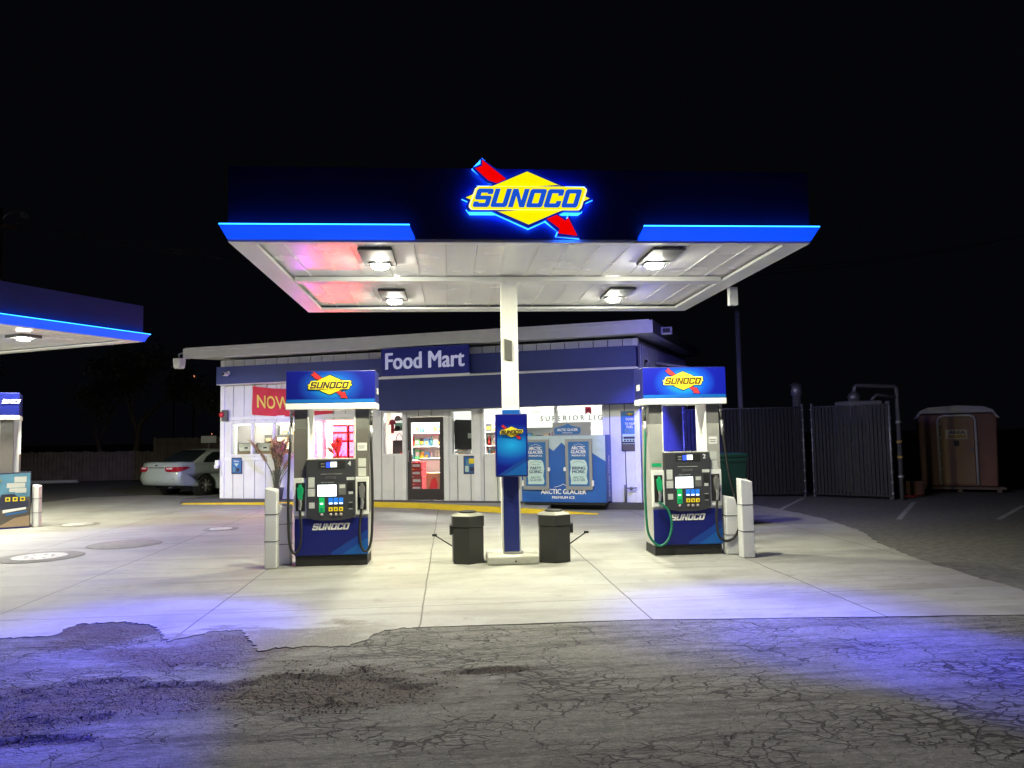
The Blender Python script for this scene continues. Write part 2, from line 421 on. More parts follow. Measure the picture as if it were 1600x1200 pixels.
dense = (X > -6.01) & (X < 7.01) & (Y > 2.6) & (Y < 7.6)
hm = np.clip((.95-hd)/.14, 0, 1)*dense
Z = (-.026*hm*(1.0+.5*n1)+(.008*(fbm(X, Y, 26, 21)-.47)+.005*(fbm(X, Y, 60, 31, 2)-.4))*hm+(.012*(fbm(X, Y, 1.3, 41)-.47)))*dense
Z = Z-.002*dense
Z = np.where(dense & (Y > 5.95) & (X < -.2), np.maximum(Z, -.004), Z)
gravel = np.clip((1.5-hd)/.75, 0, 1)*dense
ny, nx = X.shape
me = bpy.data.meshes.new('ground'); idx = np.arange(nx*ny).reshape(ny, nx)
F = np.stack([idx[:-1, :-1], idx[:-1, 1:], idx[1:, 1:], idx[1:, :-1]], -1).reshape(-1, 4)
me.vertices.add(nx*ny); me.vertices.foreach_set('co', np.stack([X, Y, Z], -1).reshape(-1).astype(np.float32))
me.loops.add(F.size); me.loops.foreach_set('vertex_index', F.reshape(-1).astype(np.int32))
me.polygons.add(len(F)); me.polygons.foreach_set('loop_start', np.arange(0, F.size, 4, dtype=np.int32)); me.polygons.foreach_set('loop_total', np.full(len(F), 4, dtype=np.int32))
at = me.attributes.new('gravel', 'FLOAT', 'POINT'); at.data.foreach_set('value', gravel.reshape(-1).astype(np.float32))
me.update(calc_edges=True); me.validate()
me.polygons.foreach_set('use_smooth', np.ones(len(F), dtype=bool))
ground = bpy.data.objects.new('ground', me); COL.objects.link(ground); struct(ground)

def node_kit(name):
    G = bpy.data.materials.new(name); G.use_nodes = True; nt = G.node_tree; N = nt.nodes; L = nt.links
    tc = N.new('ShaderNodeTexCoord'); P = tc.outputs['Object']
    def noise(scale, detail=5, rough=.6, vec=None, stretch=None):
        n = N.new('ShaderNodeTexNoise'); n.inputs['Scale'].default_value = scale; n.inputs['Detail'].default_value = detail; n.inputs['Roughness'].default_value = rough
        v = vec or P
        if stretch:
            mp = N.new('ShaderNodeMapping'); mp.inputs['Scale'].default_value = stretch; L.new(v, mp.inputs[0]); v = mp.outputs[0]
        L.new(v, n.inputs['Vector']); return n
    def rng(src, a, b, c=0., d=1.):
        r = N.new('ShaderNodeMapRange'); r.inputs[1].default_value = a; r.inputs[2].default_value = b; r.inputs[3].default_value = c; r.inputs[4].default_value = d
        L.new(src, r.inputs[0]); return r.outputs[0]
    def mth(op, a, b=None):
        n = N.new('ShaderNodeMath'); n.operation = op
        for i, q in enumerate((a, b)):
            if q is None: continue
            if isinstance(q, (int, float)): n.inputs[i].default_value = q
            else: L.new(q, n.inputs[i])
        return n.outputs[0]
    def mix(f, a, b):
        n = N.new('ShaderNodeMix'); n.data_type = 'RGBA'
        for i, q in ((0, f), (6, a), (7, b)):
            if isinstance(q, tuple): n.inputs[i].default_value = q+(1,)
            elif isinstance(q, (int, float)): n.inputs[i].default_value = q
            else: L.new(q, n.inputs[i])
        return n.outputs[2]
    return G, nt, N, L, P, noise, rng, mth, mix
# asphalt
G, nt, N, L, P, noise, rng, mth, mix = node_kit('cracked_asphalt')
b = N['Principled BSDF']
def cracks(scale, stretch, seed, warp, wa, wb):
    nw = noise(3.0, 4); vm = N.new('ShaderNodeVectorMath'); vm.operation = 'MULTIPLY_ADD'
    vm.inputs[1].default_value = (warp, warp, 0); L.new(nw.outputs[1], vm.inputs[0]); L.new(P, vm.inputs[2])
    mp = N.new('ShaderNodeMapping'); mp.inputs['Scale'].default_value = stretch; mp.inputs['Location'].default_value = (seed, seed*.7, 0); L.new(vm.outputs[0], mp.inputs[0])
    vo = N.new('ShaderNodeTexVoronoi'); vo.feature = 'DISTANCE_TO_EDGE'; vo.inputs['Scale'].default_value = scale; vo.voronoi_dimensions = '2D'
    L.new(mp.outputs[0], vo.inputs['Vector'])
    wn = noise(1.1, 3, stretch=(1, 1, 1)); th = mth('MAXIMUM', rng(wn.outputs[0], .35, .65, wa, wb), .0004)
    d = mth('DIVIDE', vo.outputs[0], th); return rng(d, .55, 1.0, 1., 0.)
c1 = cracks(2.3, (.75, 1.35, 1), 3.1, .45, -.006, .026)
c2 = cracks(6.0, (.5, 1.3, 1), 8.4, .26, -.02, .060)
c3 = cracks(13, (.55, 1.25, 1), 1.4, .15, -.07, .10)
sx = N.new('ShaderNodeSeparateXYZ'); L.new(P, sx.inputs[0])
near = rng(sx.outputs['Y'], 5.2, 6.4, 1., .3)
zonen = noise(.55, 3, .6, stretch=(.6, 1, 1)); zone = rng(zonen.outputs[0], .36, .5, .25, 1.)
c2m = mth('MULTIPLY', mth('MAXIMUM', c2, mth('MULTIPLY', c3, .8)), mth('MULTIPLY', mth('MAXIMUM', near, .6), zone))
roadzone = rng(sx.outputs['Y'], 6.9, 7.3, 1., 0.)
crk = mth('MULTIPLY', mth('MAXIMUM', c1, c2m), roadzone)
big = noise(.8, 6, .6, stretch=(.5, 1.4, 1)); fine = noise(75, 3, .7); mid = noise(9, 6, .7); blot = noise(2.2, 9, .72, stretch=(.35, 1.9, 1))
roadc = mix(rng(big.outputs[0], .35, .65), (.23, .23, .19), (.33, .33, .275))
roadc = mix(rng(blot.outputs[0], .49, .60, 0., .62), roadc, (.06, .052, .044))
strk = noise(3.2, 8, .7, stretch=(.16, 2.2, 1)); roadc = mix(rng(strk.outputs[0], .50, .60, 0., .7), roadc, (.045, .04, .036))
lite = noise(6, 6, .75, stretch=(.5, 1.5, 1)); roadc = mix(rng(lite.outputs[0], .50, .60, 0., .5), roadc, (.36, .355, .315))
farc = mix(rng(mid.outputs[0], .3, .7), (.085, .085, .083), (.14, .138, .13))
basec = mix(rng(sx.outputs['Y'], 6.9, 8.0), roadc, farc)
basec = mix(rng(fine.outputs[0], .3, .7, 0., .75), basec, mix(rng(mid.outputs[0], .3, .7), (.03, .03, .028), (.26, .25, .22)))
ga = N.new('ShaderNodeAttribute'); ga.attribute_name = 'gravel'
gfine = noise(45, 4, .8)
gravc = mix(rng(gfine.outputs[0], .35, .66), (.03, .023, .019), (.20, .155, .12))
grn = noise(34, 5, .85, stretch=(.7, 1.3, 1)); basec = mix(mth('MULTIPLY', rng(grn.outputs[0], .44, .56, .4, 0.), roadzone), basec, (.05, .045, .04))
gbrk = noise(5, 8, .8, stretch=(.6, 1.5, 1)); gm = mth('MULTIPLY', ga.outputs['Fac'], rng(gbrk.outputs[0], .38, .52, .45, 1.)); basec = mix(gm, basec, gravc)
basec = mix(mth('MULTIPLY', crk, .88), basec, (.022, .02, .018))
pit = noise(26, 2, .5); pits = rng(pit.outputs[0], .68, .73, 0., .85); basec = mix(mth('MULTIPLY', pits, roadzone), basec, (.02, .018, .015))
L.new(basec, b.inputs['Base Color']); b.inputs['Roughness'].default_value = .88
hgt = mth('SUBTRACT', mth('ADD', mth('MULTIPLY', fine.outputs[0], .25), mth('MULTIPLY', mid.outputs[0], .35)), mth('MULTIPLY', crk, 1.6))
hgt = mth('ADD', hgt, mth('MULTIPLY', mth('MULTIPLY', gfine.outputs[0], ga.outputs['Fac']), .7))
bp = N.new('ShaderNodeBump'); bp.inputs['Strength'].default_value = 1.; bp.inputs['Distance'].default_value = .03; L.new(hgt, bp.inputs['Height']); L.new(bp.outputs[0], b.inputs['Normal'])
ground.data.materials.append(G)
# ---- concrete forecourt
def ragged(pts, step, amp, seed):
    out = []; rr = random.Random(seed)
    for i in range(len(pts)-1):
        a, c = Vector(pts[i]), Vector(pts[i+1]); n = max(1, int((c-a).length/step)); nr = Vector((-(c-a).y, (c-a).x)).normalized()
        for j in range(n):
            out.append(a.lerp(c, j/n)+nr*rr.uniform(-amp, amp)*(j > 0))
    out.append(Vector(pts[-1])); return out
g2 = lambda px, py: (gz(px, py).x, gz(px, py).y)
front_r = [(12, 6.45), g2(1600, 961), g2(1300, 965), g2(1000, 969), g2(645, 981)]
front_l = [g2(645, 981), g2(600, 985), g2(560, 1004), g2(548, 1010), g2(430, 1012), g2(405, 1018), g2(380, 985), g2(330, 987), g2(262, 1003), g2(240, 978), g2(190, 972), g2(120, 976), g2(80, 994), g2(0, 998), g2(-60, 1004), (-10, 6.2), (-24, 6.2)]
back = [(-24, 23), (-13, 22.3), g2(60, 786), g2(130, 778), g2(226, 774), g2(340, 770), (-5.5, 24), (5.8, 21), g2(1150, 783), g2(1180, 789), g2(1225, 797)]
right = [g2(1225, 797), g2(1285, 810), g2(1340, 828), g2(1380, 852), g2(1430, 872), g2(1500, 894), g2(1600, 924), g2(1700, 950), (9.5, 6.6), (12, 6.45)]
poly = ragged(front_r, .18, .006, 1)[:-1]+ragged(front_l, .035, .03, 2)[:-1]+ragged(back, .5, .03, 3)[:-1]+ragged(right, .1, .035, 4)[:-1]
mb = MB(); M['concrete'] = None
G, nt, N, L, P, noise, rng, mth, mix = node_kit('forecourt_concrete'); b = N['Principled BSDF']
sx = N.new('ShaderNodeSeparateXYZ'); L.new(P, sx.inputs[0])
wob = noise(1.4, 3); wv = rng(wob.outputs[0], 0, 1, -.02, .02)
def joint(axis, off, step, wd):
    a = mth('ADD', mth('ADD', sx.outputs[axis], -off), wv); p = mth('PINGPONG', a, step/2)
    return rng(p, wd*.5, wd*1.3, 1., 0.)
jn = mth('MAXIMUM', joint('X', -.28, 2.02, .008), joint('Y', 7.58, 2.45, .006))
n_big = noise(.35, 6, .6); n_mid = noise(1.7, 8, .7, stretch=(.6, 1.4, 1)); n_f = noise(60, 3, .7); n_st = noise(.9, 9, .75, stretch=(.5, 1.6, 1)); n_w = noise(5, 8, .75)
cc = mix(rng(n_big.outputs[0], .35, .65), (.30, .30, .285), (.385, .385, .365))
cc = mix(rng(n_mid.outputs[0], .45, .62, 0., .6), cc, (.21, .2, .18))
cc = mix(rng(n_w.outputs[0], .50, .66, 0., .4), cc, (.25, .24, .22))
cc = mix(rng(n_f.outputs[0], .3, .75, 0., .28), cc, (.16, .155, .145))
cc = mix(rng(n_st.outputs[0], .57, .7, 0., .4), cc, (.14, .13, .115))
oil = noise(3.1, 5, .6); oz = mth('MULTIPLY', rng(oil.outputs[0], .62, .74), rng(sx.outputs['Y'], 12.5, 10.5)); cc = mix(mth('MULTIPLY', oz, .55), cc, (.10, .09, .075))
tyre = noise(1.0, 6, .7, stretch=(.28, 3.4, 1)); cc = mix(rng(tyre.outputs[0], .52, .64, 0., .42), cc, (.15, .14, .125))
spk = noise(17, 2, .5); cc = mix(rng(spk.outputs[0], .78, .82, 0., .5), cc, (.08, .075, .07))
cc = mix(mth('MULTIPLY', jn, .8), cc, (.045, .042, .038))
n_e = noise(2.6, 9, .75, stretch=(.7, 1.6, 1)); ye = mth('ADD', sx.outputs['Y'], rng(n_e.outputs[0], .3, .7, -.55, .55))
em = mth('MULTIPLY', rng(ye, 7.05, 6.7, 0., 1.), rng(sx.outputs['X'], -.9, -.3, 1., 0.))
cc = mix(mth('MULTIPLY', em, .85), cc, mix(rng(n_f.outputs[0], .35, .65), (.04, .035, .03), (.17, .15, .13)))
L.new(cc, b.inputs['Base Color'])
L.new(rng(n_mid.outputs[0], .3, .7, .72, .5), b.inputs['Roughness'])
hh = mth('SUBTRACT', mth('ADD', mth('MULTIPLY', n_f.outputs[0], .3), mth('MULTIPLY', n_w.outputs[0], .5)), jn)
bp = N.new('ShaderNodeBump'); bp.inputs['Strength'].default_value = .35; bp.inputs['Distance'].default_value = .012; L.new(hh, bp.inputs['Height']); L.new(bp.outputs[0], b.inputs['Normal'])
M['concrete'] = G
mb.zprism([(p.x, p.y) for p in poly], -.06, .004, 'concrete')
fc = mb.build('forecourt', recalc=True); struct(fc)
# loose gravel in and around the potholes
mb = MB(); dd = np.argwhere(gravel > .3); rr = random.Random(3)
for i in range(7500):
    a, b_ = dd[rr.randrange(len(dd))]; x, y, z = X[a, b_], Y[a, b_], Z[a, b_]; s = rr.choice([.003, .003, .004, .005, .009]) if y < 5.9 else rr.choice([.002, .003, .004])
    x += rr.uniform(-.012, .012); y += rr.uniform(-.012, .012); h = s*rr.uniform(.5, .9); an = rr.uniform(0, 6.28)
    vs = [(x+math.cos(an+k*2.09)*s*rr.uniform(.8, 1.2), y+math.sin(an+k*2.09)*s, z-.001) for k in range(3)]+[(x+rr.uniform(-.3, .3)*s, y, z+h)]
    vs += [(x+math.cos(an+1+k*2.09)*s*.7, y+math.sin(an+1+k*2.09)*s*.7, z+h*.7) for k in range(3)]
    mb.add(vs, [(0, 4, 6), (0, 1, 4), (1, 5, 4), (1, 2, 5), (2, 6, 5), (2, 0, 6), (4, 5, 3), (5, 6, 3), (6, 4, 3)], 'stone')
for i in range(900):
    x = rr.uniform(-5, 5.5); y = rr.uniform(3.2, 6.9); s = rr.choice([.004, .005, .008])
    mb.add([(x-s, y, -.011), (x+s, y-s*.5, -.011), (x+s*.3, y+s, -.011), (x, y, -.011+s)], [(0, 1, 3), (1, 2, 3), (2, 0, 3)], 'stone')
o = mb.build('gravel', recalc=False); o['kind'] = 'stuff'; o['label'] = 'loose brown gravel scattered in the road potholes'; o['category'] = 'gravel'

# ================================================================= FOOD MART
A = R(22.5); BX, BY = 4.10, 16.54
def W(u, v, z=0.): return (BX+u*math.cos(A)+v*math.sin(A), BY-u*math.sin(A)+v*math.cos(A), z)
PZ = .13
bld = thing('food_mart_building', 'long white panelled shop with navy bands and lit windows behind the fuel canopy', 'building', W(0, 0), -A)
LU = -10.85
holes = {'w1': (-10.62, -8.60, 1.22, 2.10), 'w2': (-8.22, -6.95, 1.10, 2.12), 'w3': (-6.21, -5.60, 1.19, 2.27), 'door': (-5.54, -4.60, .13, 2.11),
         'w4': (-4.42, -3.84, 1.17, 2.26), 'w5': (-3.62, -3.02, 1.18, 2.30), 'w6': (-2.75, -.74, 1.0, 2.32)}
def wall(mb, u0, u1, z0, z1, y0, y1, k, hs, usplit=(), gap=0.):
    us = sorted(set([u0, u1]+[a for h in hs for a in h[:2]]+list(usplit))); zs = sorted(set([z0, z1]+[a for h in hs for a in h[2:]]))
    for i in range(len(us)-1):
        a, c = us[i], us[i+1]
        if c-a < .004: continue
        run = None
        for j in range(len(zs)-1):
            zc = (zs[j]+zs[j+1])/2; uc = (a+c)/2
            inh = any(h[0] < uc < h[1] and h[2] < zc < h[3] for h in hs)
            if not inh:
                if run is None: run = [zs[j], zs[j+1]]
                else: run[1] = zs[j+1]
            if inh or j == len(zs)-2:
                if run:
                    g0 = gap/2 if a in usplit else 0; g1 = gap/2 if c in usplit else 0
                    mb.box(a+g0, c-g1, y0, y1, run[0], run[1], k)
                run = None
HS = list(holes.values())
mb = MB(); wall(mb, LU, 0, PZ, 3.7, .02, .16, 'dark_gap', HS); mb.build('wall', bld)
mb = MB(); sp = [round(LU+.33*i, 3) for i in range(1, 33)]
wall(mb, LU, 0, PZ+.02, 3.72, -.01, .019, 'white_siding', HS, sp, .022); mb.build('siding', bld)
# corner boards and rails
mb = MB(); mb.box(LU-.05, LU+.07, -.045, .1, PZ, 3.72, 'trim_white'); mb.box(-.07, .05, -.045, .1, PZ, 3.72, 'trim_white')
mb.box(LU+.07, -8.4, -.03, -.012, 1.10, 1.19, 'trim_white'); mb.box(LU+.07, -6.3, -.03, -.012, 2.15, 2.24, 'trim_white')
mb.box(-5.66, -5.56, -.04, -.012, PZ, 2.3, 'trim_white'); mb.box(-4.58, -4.46, -.04, -.012, PZ, 2.3, 'trim_white'); mb.box(-3.82, -3.66, -.05, -.012, PZ, 2.3, 'trim_white'); mb.box(-2.98, -2.9, -.05, -.012, PZ, 2.3, 'pump_steel_dark')
mb.build('trim', bld, bevel=.006)
# right side wall with battens, left wall, rear wall
LB = 12.0; rise = math.tan(R(3.1))
mb = MB()
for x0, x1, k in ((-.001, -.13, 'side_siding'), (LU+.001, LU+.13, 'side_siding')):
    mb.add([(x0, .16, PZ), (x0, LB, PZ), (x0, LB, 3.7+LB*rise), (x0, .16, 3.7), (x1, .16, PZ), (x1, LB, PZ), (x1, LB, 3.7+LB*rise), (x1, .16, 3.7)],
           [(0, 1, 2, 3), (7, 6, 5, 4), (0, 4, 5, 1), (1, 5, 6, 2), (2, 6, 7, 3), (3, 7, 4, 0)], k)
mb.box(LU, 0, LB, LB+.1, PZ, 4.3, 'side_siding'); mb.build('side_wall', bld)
mb = MB()
for i in range(34):
    v0 = .25+i*.35; mb.box(.0, .03, v0, v0+.05, PZ, 3.62+v0*rise, 'side_batten')
mb.build('batten', bld)
# roof: slab with deep white fascia, rising to the back
mb = MB(); y0, y1 = -.9, LB+.6; xa, xb = LU-.47, .48
def rz(y): return 3.95+(y+.9)*rise
mb.add([(xa, y0, 3.73), (xb, y0, 3.73), (xb, y1, rz(y1)-.22), (xa, y1, rz(y1)-.22), (xa, y0, 3.95), (xb, y0, 3.95), (xb, y1, rz(y1)), (xa, y1, rz(y1))],
       [(0, 3, 2, 1), (4, 5, 6, 7), (0, 1, 5, 4), (1, 2, 6, 5), (2, 3, 7, 6), (3, 0, 4, 7)], 'white_metal')
rf = mb.build('roof', bld)
mb = MB(); mb.box(xa-.02, xb+.02, y0-.03, y0-.002, 3.71, 3.97, 'trim_white'); mb.box(xa+.05, xb-.05, y0-.05, y0-.031, 3.9, 3.985, 'trim_white')
mb.add([(xb+.002, y0, 3.70), (xb+.02, y0, 3.70), (xb+.02, y1, rz(y1)-.25), (xb+.002, y1, rz(y1)-.25), (xb+.002, y0, 3.98), (xb+.02, y0, 3.98), (xb+.02, y1, rz(y1)+.02), (xb+.002, y1, rz(y1)+.02)],
       [(0, 3, 2, 1), (4, 5, 6, 7), (0, 1, 5, 4), (1, 2, 6, 5), (2, 3, 7, 6), (3, 0, 4, 7)], 'roof_metal')
mb.build('fascia', rf)
# navy band and awning box
mb = MB(); mb.box(LU+.02, .05, -.3, -.011, 3.08, 3.53, 'navy_band'); mb.box(LU+.02, .05, -.3, -.011, 3.06, 3.078, 'trim_white'); mb.build('blue_band', bld, bevel=.01)
mb = MB(); mb.box(-6.01, .15, -.6, -.05, 2.27, 3.0, 'navy_awning'); mb.box(-6.01, .15, -.61, -.301, 3.0, 3.03, 'side_batten'); mb.build('awning', bld, bevel=.008)
# windows
def window(k, mull=(), led=None, sill=True):
    u0, u1, z0, z1 = holes[k]
    mb = MB(); f = .045
    mb.box(u0, u1, -.025, .12, z0, z0+f, 'trim_white'); mb.box(u0, u1, -.025, .12, z1-f, z1, 'trim_white')
    mb.box(u0, u0+f, -.025, .12, z0+f, z1-f, 'trim_white'); mb.box(u1-f, u1, -.025, .12, z0+f, z1-f, 'trim_white')
    for q in mull: mb.box(q-.03, q+.03, -.02, .11, z0+f, z1-f, 'trim_white')
    wn = mb.build('window', bld, bevel=.004)
    p = MB(); p.box(u0+f+.001, u1-f-.001, .045, .05, z0+f+.001, z1-f-.001, 'glass'); p.build('pane', wn)
    if led:
        l = MB(); g = f+.012
        l.box(u0+g, u1-g, .13, .16, z1-g-.03, z1-g, led); l.box(u0+g, u0+g+.03, .13, .16, z0+g, z1-g-.031, led); l.box(u1-g-.03, u1-g, .13, .16, z0+g, z1-g-.031, led)
        l.build('led_strip', wn)
window('w1', (-9.95, -9.3), 'strip_white'); window('w2', (-7.85,), 'neon_pink'); window('w3'); window('w4'); window('w5'); window('w6', (-1.85,))
# door
d0, d1, dz0, dz1 = holes['door']
mb = MB(); t = .085
mb.box(d0+.01, d0+.01+t, -.03, .03, dz0+.01, dz1-.01, 'door_frame'); mb.box(d1-.01-t, d1-.01, -.03, .03, dz0+.01, dz1-.01, 'door_frame')
mb.box(d0+.01+t, d1-.01-t, -.03, .03, dz1-.14, dz1-.01, 'door_frame'); mb.box(d0+.01+t, d1-.01-t, -.03, .03, dz0+.01, dz0+.27, 'door_frame')
mb.box(d0+.01+t, d1-.01-t, -.035, -.01, 1.09, 1.11, 'door_frame')
dr = mb.build('door', bld, bevel=.004)
p = MB(); p.box(d0+.01+t+.001, d1-.01-t-.001, .0, .006, dz0+.271, dz1-.141, 'glass'); p.build('pane', dr)
p = MB(); p.tube([(d0+.06, -.03, 1.05), (d0+.06, -.08, 1.05), (d0+.06, -.08, 1.3), (d0+.06, -.03, 1.3)], .012, 'steel'); p.build('handle', dr)
# interior shell
mb = MB(); mb.box(LU+.14, -.14, .17, 6.5, .10, PZ, 'floor_inside'); mb.build('inside_floor', bld)
mb = MB(); mb.box(LU+.14, -.14, 6.5, 6.6, PZ+.001, 2.95, 'wall_inside'); mb.box(LU+.14, -.14, .17, 6.6, 2.951, 3.0, 'wall_inside')
mb.box(-8.35, -8.28, .17, 3.5, PZ+.001, 2.95, 'wall_inside'); mb.build('inside_wall', bld)
for i, (u, v) in enumerate([(-9.6, 1.6), (-7.6, 1.6), (-5.4, 1.5), (-3.4, 1.5), (-1.6, 1.5), (-9.4, 4.2), (-5.4, 4.3), (-2.4, 4.3)]):
    mb = MB(); mb.box(-.6, .6, -.14, .14, -.02, 0, 'light_panel' if u > -9 else 'warm_panel'); mb.box(-.63, .63, -.17, .17, .0, .03, 'trim_white')
    o = mb.build('ceiling_light', bld, (u, v, 2.92))
# ---- platform and sidewalk
mb = MB(); mb.box(-11.9, .55, -.34, LB, .0, PZ, 'platform'); o = mb.build('building_platform', None, W(0, 0), -A, bevel=.01); struct(o)
kerb = [(-6.9, 20.55), (-5.2, 20.0), (-2.2, 18.62), (-.75, 17.82), (.2, 17.0), (1.0, 16.35), (2.0, 15.85), (2.95, 15.45)]
kz = [.03, .06, .12, .12, .12, .12, .08, .02]
mb = MB()
for i in range(len(kerb)-1):
    a, c = Vector(kerb[i]), Vector(kerb[i+1]); n = Vector((-(c-a).y, (c-a).x)).normalized()*.15
    if n.y < 0: n = -n
    mb.add([(a.x, a.y, 0), (c.x, c.y, 0), (c.x+n.x, c.y+n.y, 0), (a.x+n.x, a.y+n.y, 0), (a.x, a.y, kz[i]), (c.x, c.y, kz[i+1]), (c.x+n.x, c.y+n.y, kz[i+1]), (a.x+n.x, a.y+n.y, kz[i])],
           [(0, 1, 2, 3), (4, 5, 6, 7), (0, 1, 5, 4), (1, 2, 6, 5), (2, 3, 7, 6), (3, 0, 4, 7)], 'yellow_kerb')
struct(mb.build('kerb', bevel=.012))
mb = MB(); wl = [W(u, -.345) for u in (-1.9, -3, -6, -8.5)]
mb.zprism([(-3.6, 19.42), (-2.2, 18.78), (-.7, 17.98), (.25, 17.15), (1.05, 16.5), (2.0, 16.0), (wl[0][0], wl[0][1]), (wl[1][0], wl[1][1]), (wl[2][0], wl[2][1]), (wl[3][0], wl[3][1])], .0, .112, 'sidewalk'); struct(mb.build('sidewalk'))

# ---- things on the shop front
mb = MB(); mb.box(-1.1, 1.1, -.05, .0, 0, .65, 'navy_sign'); mb.box(-1.11, 1.11, -.055, .002, -.03, -.001, 'side_batten'); mb.text('Food Mart', 0, .35, .38, -.054, 'sign_letter', .032, fit=2.0)
tag(mb.build('shop_sign', None, W(-4.78, -.612, 3.06), -A), 'navy board reading Food Mart in pale letters on the awning above the door', 'sign')
# banner (rippled cloth)
mb = MB(); vs = []; fs = []; nu, nz = 44, 14
def ban_p(s, t):
    sag = .10*math.sin(math.pi*min(1, s*1.02))*(1-.4*t)
    return (s*2.35, -.03-.02*math.sin(s*23+t*3)-.015*math.sin(s*9-t*5), -t*.74-sag-s*.03)
for j in range(nz+1):
    for i in range(nu+1): vs.append(ban_p(i/nu, j/nz))
for j in range(nz):
    for i in range(nu): fs.append((j*(nu+1)+i, (j+1)*(nu+1)+i, (j+1)*(nu+1)+i+1, j*(nu+1)+i+1))
mb.add(vs, fs, 'banner_red', True)
tv, tf, bb = textgeo('NOW OPEN', .012)
q = []
for a, b_ in tv:
    s = .06+.86*(a-bb[0])/(bb[1]-bb[0]); t = .74-.46*(b_-bb[2])/(bb[3]-bb[2]); p = ban_p(s, t); q.append((p[0], p[1]-.012, p[2]))
mb.add(q, tf, 'banner_yellow')
for i in (0, 8, 16, 24, 32, 40): mb.tube([vs[i], (vs[i][0]+.01, -.01, vs[i][2]+.09)], .006, 'black_line', 6)
tag(mb.build('banner', None, W(-9.9, -.02, 3.02), -A, recalc=False), 'sagging red cloth banner with yellow letters NOW tied to the white wall', 'banner')
def small_poster(u, z, label, kind):
    mb = MB(); mb.box(-.16, .16, -.02, 0, 0, .42, 'poster_dark'); mb.box(-.135, .135, -.024, -.0201, .03, .39, 'poster_blue' if kind else 'poster_blue')
    if kind: mb.box(-.09, .02, -.027, -.0241, .20, .34, 'poster_sky'); mb.box(-.02, .11, -.0285, -.0271, .24, .36, 'print_yellow'); mb.box(.0, .11, -.027, -.0241, .06, .16, 'poster_dark'); mb.box(-.12, -.03, -.027, -.0241, .05, .19, 'ice_card')
    else: mb.prism([(-.08, .27), (.07, .27), (.0, .19)], -.027, -.0241, 'ice_card'); mb.text('Now', 0, .33, .05, -.0265, 'print_white', .02, fit=.16); mb.box(-.01, .09, -.027, -.0241, .06, .15, 'poster_dark'); mb.box(-.11, -.04, -.027, -.0241, .06, .18, 'poster_sky')
    tag(mb.build('poster', None, W(u, -.012, z), -A), label, 'poster', 'small framed posters on the shop wall')
small_poster(-10.39, .76, 'small blue framed poster with white shapes under the leftmost window', 0)
small_poster(-3.93, .75, 'small dark framed poster with yellow patch just right of the door', 1)
# tall poster at right corner
mb = MB(); mb.box(-.2, .2, -.012, 0, 0, .88, 'poster_dark'); mb.box(-.195, .195, -.0145, -.0121, .32, .875, 'poster_blue')
mb.prism([(-.17, .03), (.16, .0), (.17, .2), (-.18, .26)], -.015, -.0121, 'poster_road')
for k, (t_, z, wd) in enumerate([('FOOD', .70, .17), ('RECALLS', .60, .22), ('FUEL', .53, .15)]): mb.text(t_ if k != 1 else 'TO YOUR', .0, z, .055, -.0165, 'print_white', .03, fit=wd)
mb.box(-.12, .14, -.0165, -.0151, .40, .49, 'poster_sky'); mb.box(-.17, .18, -.018, -.0166, .16, .38, 'ice_card'); mb.box(-.15, .16, -.0195, -.0181, .27, .32, 'poster_dark'); mb.box(-.17, .18, -.0195, -.0181, .17, .21, 'poster_dark')
for i in range(5): mb.box(-.14+i*.062, -.10+i*.062, -.0195, -.0181, .22, .255, 'black_line')
logo(mb, 0, .81, .14, -.016, ('print_yellow', 'print_yellow', 'print_ink', 'print_red', 'print_ink'))
tag(mb.build('poster', None, W(-.17, -.012, 1.24), -A), 'tall night-blue poster of a white truck on the wall right of the ice chest', 'poster')
# alarm box, wall lamp, camera, tap
t = thing('alarm_box', 'small grey alarm box with red bell at the shop front left corner', 'alarm', W(-10.72, -.05, 2.25), -A)
mb = MB(); mb.box(-.09, .09, -.07, 0, -.12, .17, 'lamp_box'); mb.build('box', t, bevel=.01)
mb = MB(); mb.lathe([(.07, 0), (.07, -.03), (.05, -.05), (.01, -.06)], (-.07, -.07, .05), 'print_red', 16, 'y'); mb.build('bell', t)
mb = MB(); mb.box(-.12, -.02, -.1, 0, -.04, .1, 'trim_white'); mb.lathe([(.05, 0), (.06, -.05), (.045, -.1)], (-.1, -.07, -.02), 'trim_white', 14); mb.tube([(-.02, -.01, -.02), (.02, -.01, -.3)], .012, 'trim_white')
tag(mb.build('meter_box', None, W(-10.85, -.05, 1.02), -A), 'small white meter box low on the shop left corner', 'meter box')
def cctv(u, v, z, label):
    t = thing('security_camera', label, 'camera', W(u, v, z), -A, 'security cameras on the shop')
    mb = MB(); mb.lathe([(.05, 0), (.05, .03)], (0, 0, 0), 'trim_white', 14, 'y'); mb.tube([(0, 0, 0), (0, -.08, 0), (0.03, -.12, -.04)], .015, 'trim_white'); mb.build('bracket', t)
    mb = MB(); mb.lathe([(.045, -.06), (.05, .08), (.04, .1)], (.03, -.17, -.04), 'print_white', 16, 'y'); mb.lathe([(.035, -.075), (.038, -.061)], (.03, -.17, -.04), 'rubber', 16, 'y'); mb.build('housing', t)
cctv(-10.45, -.31, 3.36, 'white bullet camera on the blue band at the shop left end')
cctv(.10, .9, 3.3, 'white bullet camera on the batten side wall beside the right pump')
mb = MB(); mb.tube([(0, .0, 0), (0, -.09, 0), (0, -.09, .36), (0, -.02, .36)], .018, 'galv_dim', 8); mb.tube([(0, -.09, .3), (.26, -.09, .31)], .014, 'galv_dim', 8); mb.lathe([(.04, 0), (.04, .02)], (.14, -.13, .3), 'galv_dim', 10, 'y')
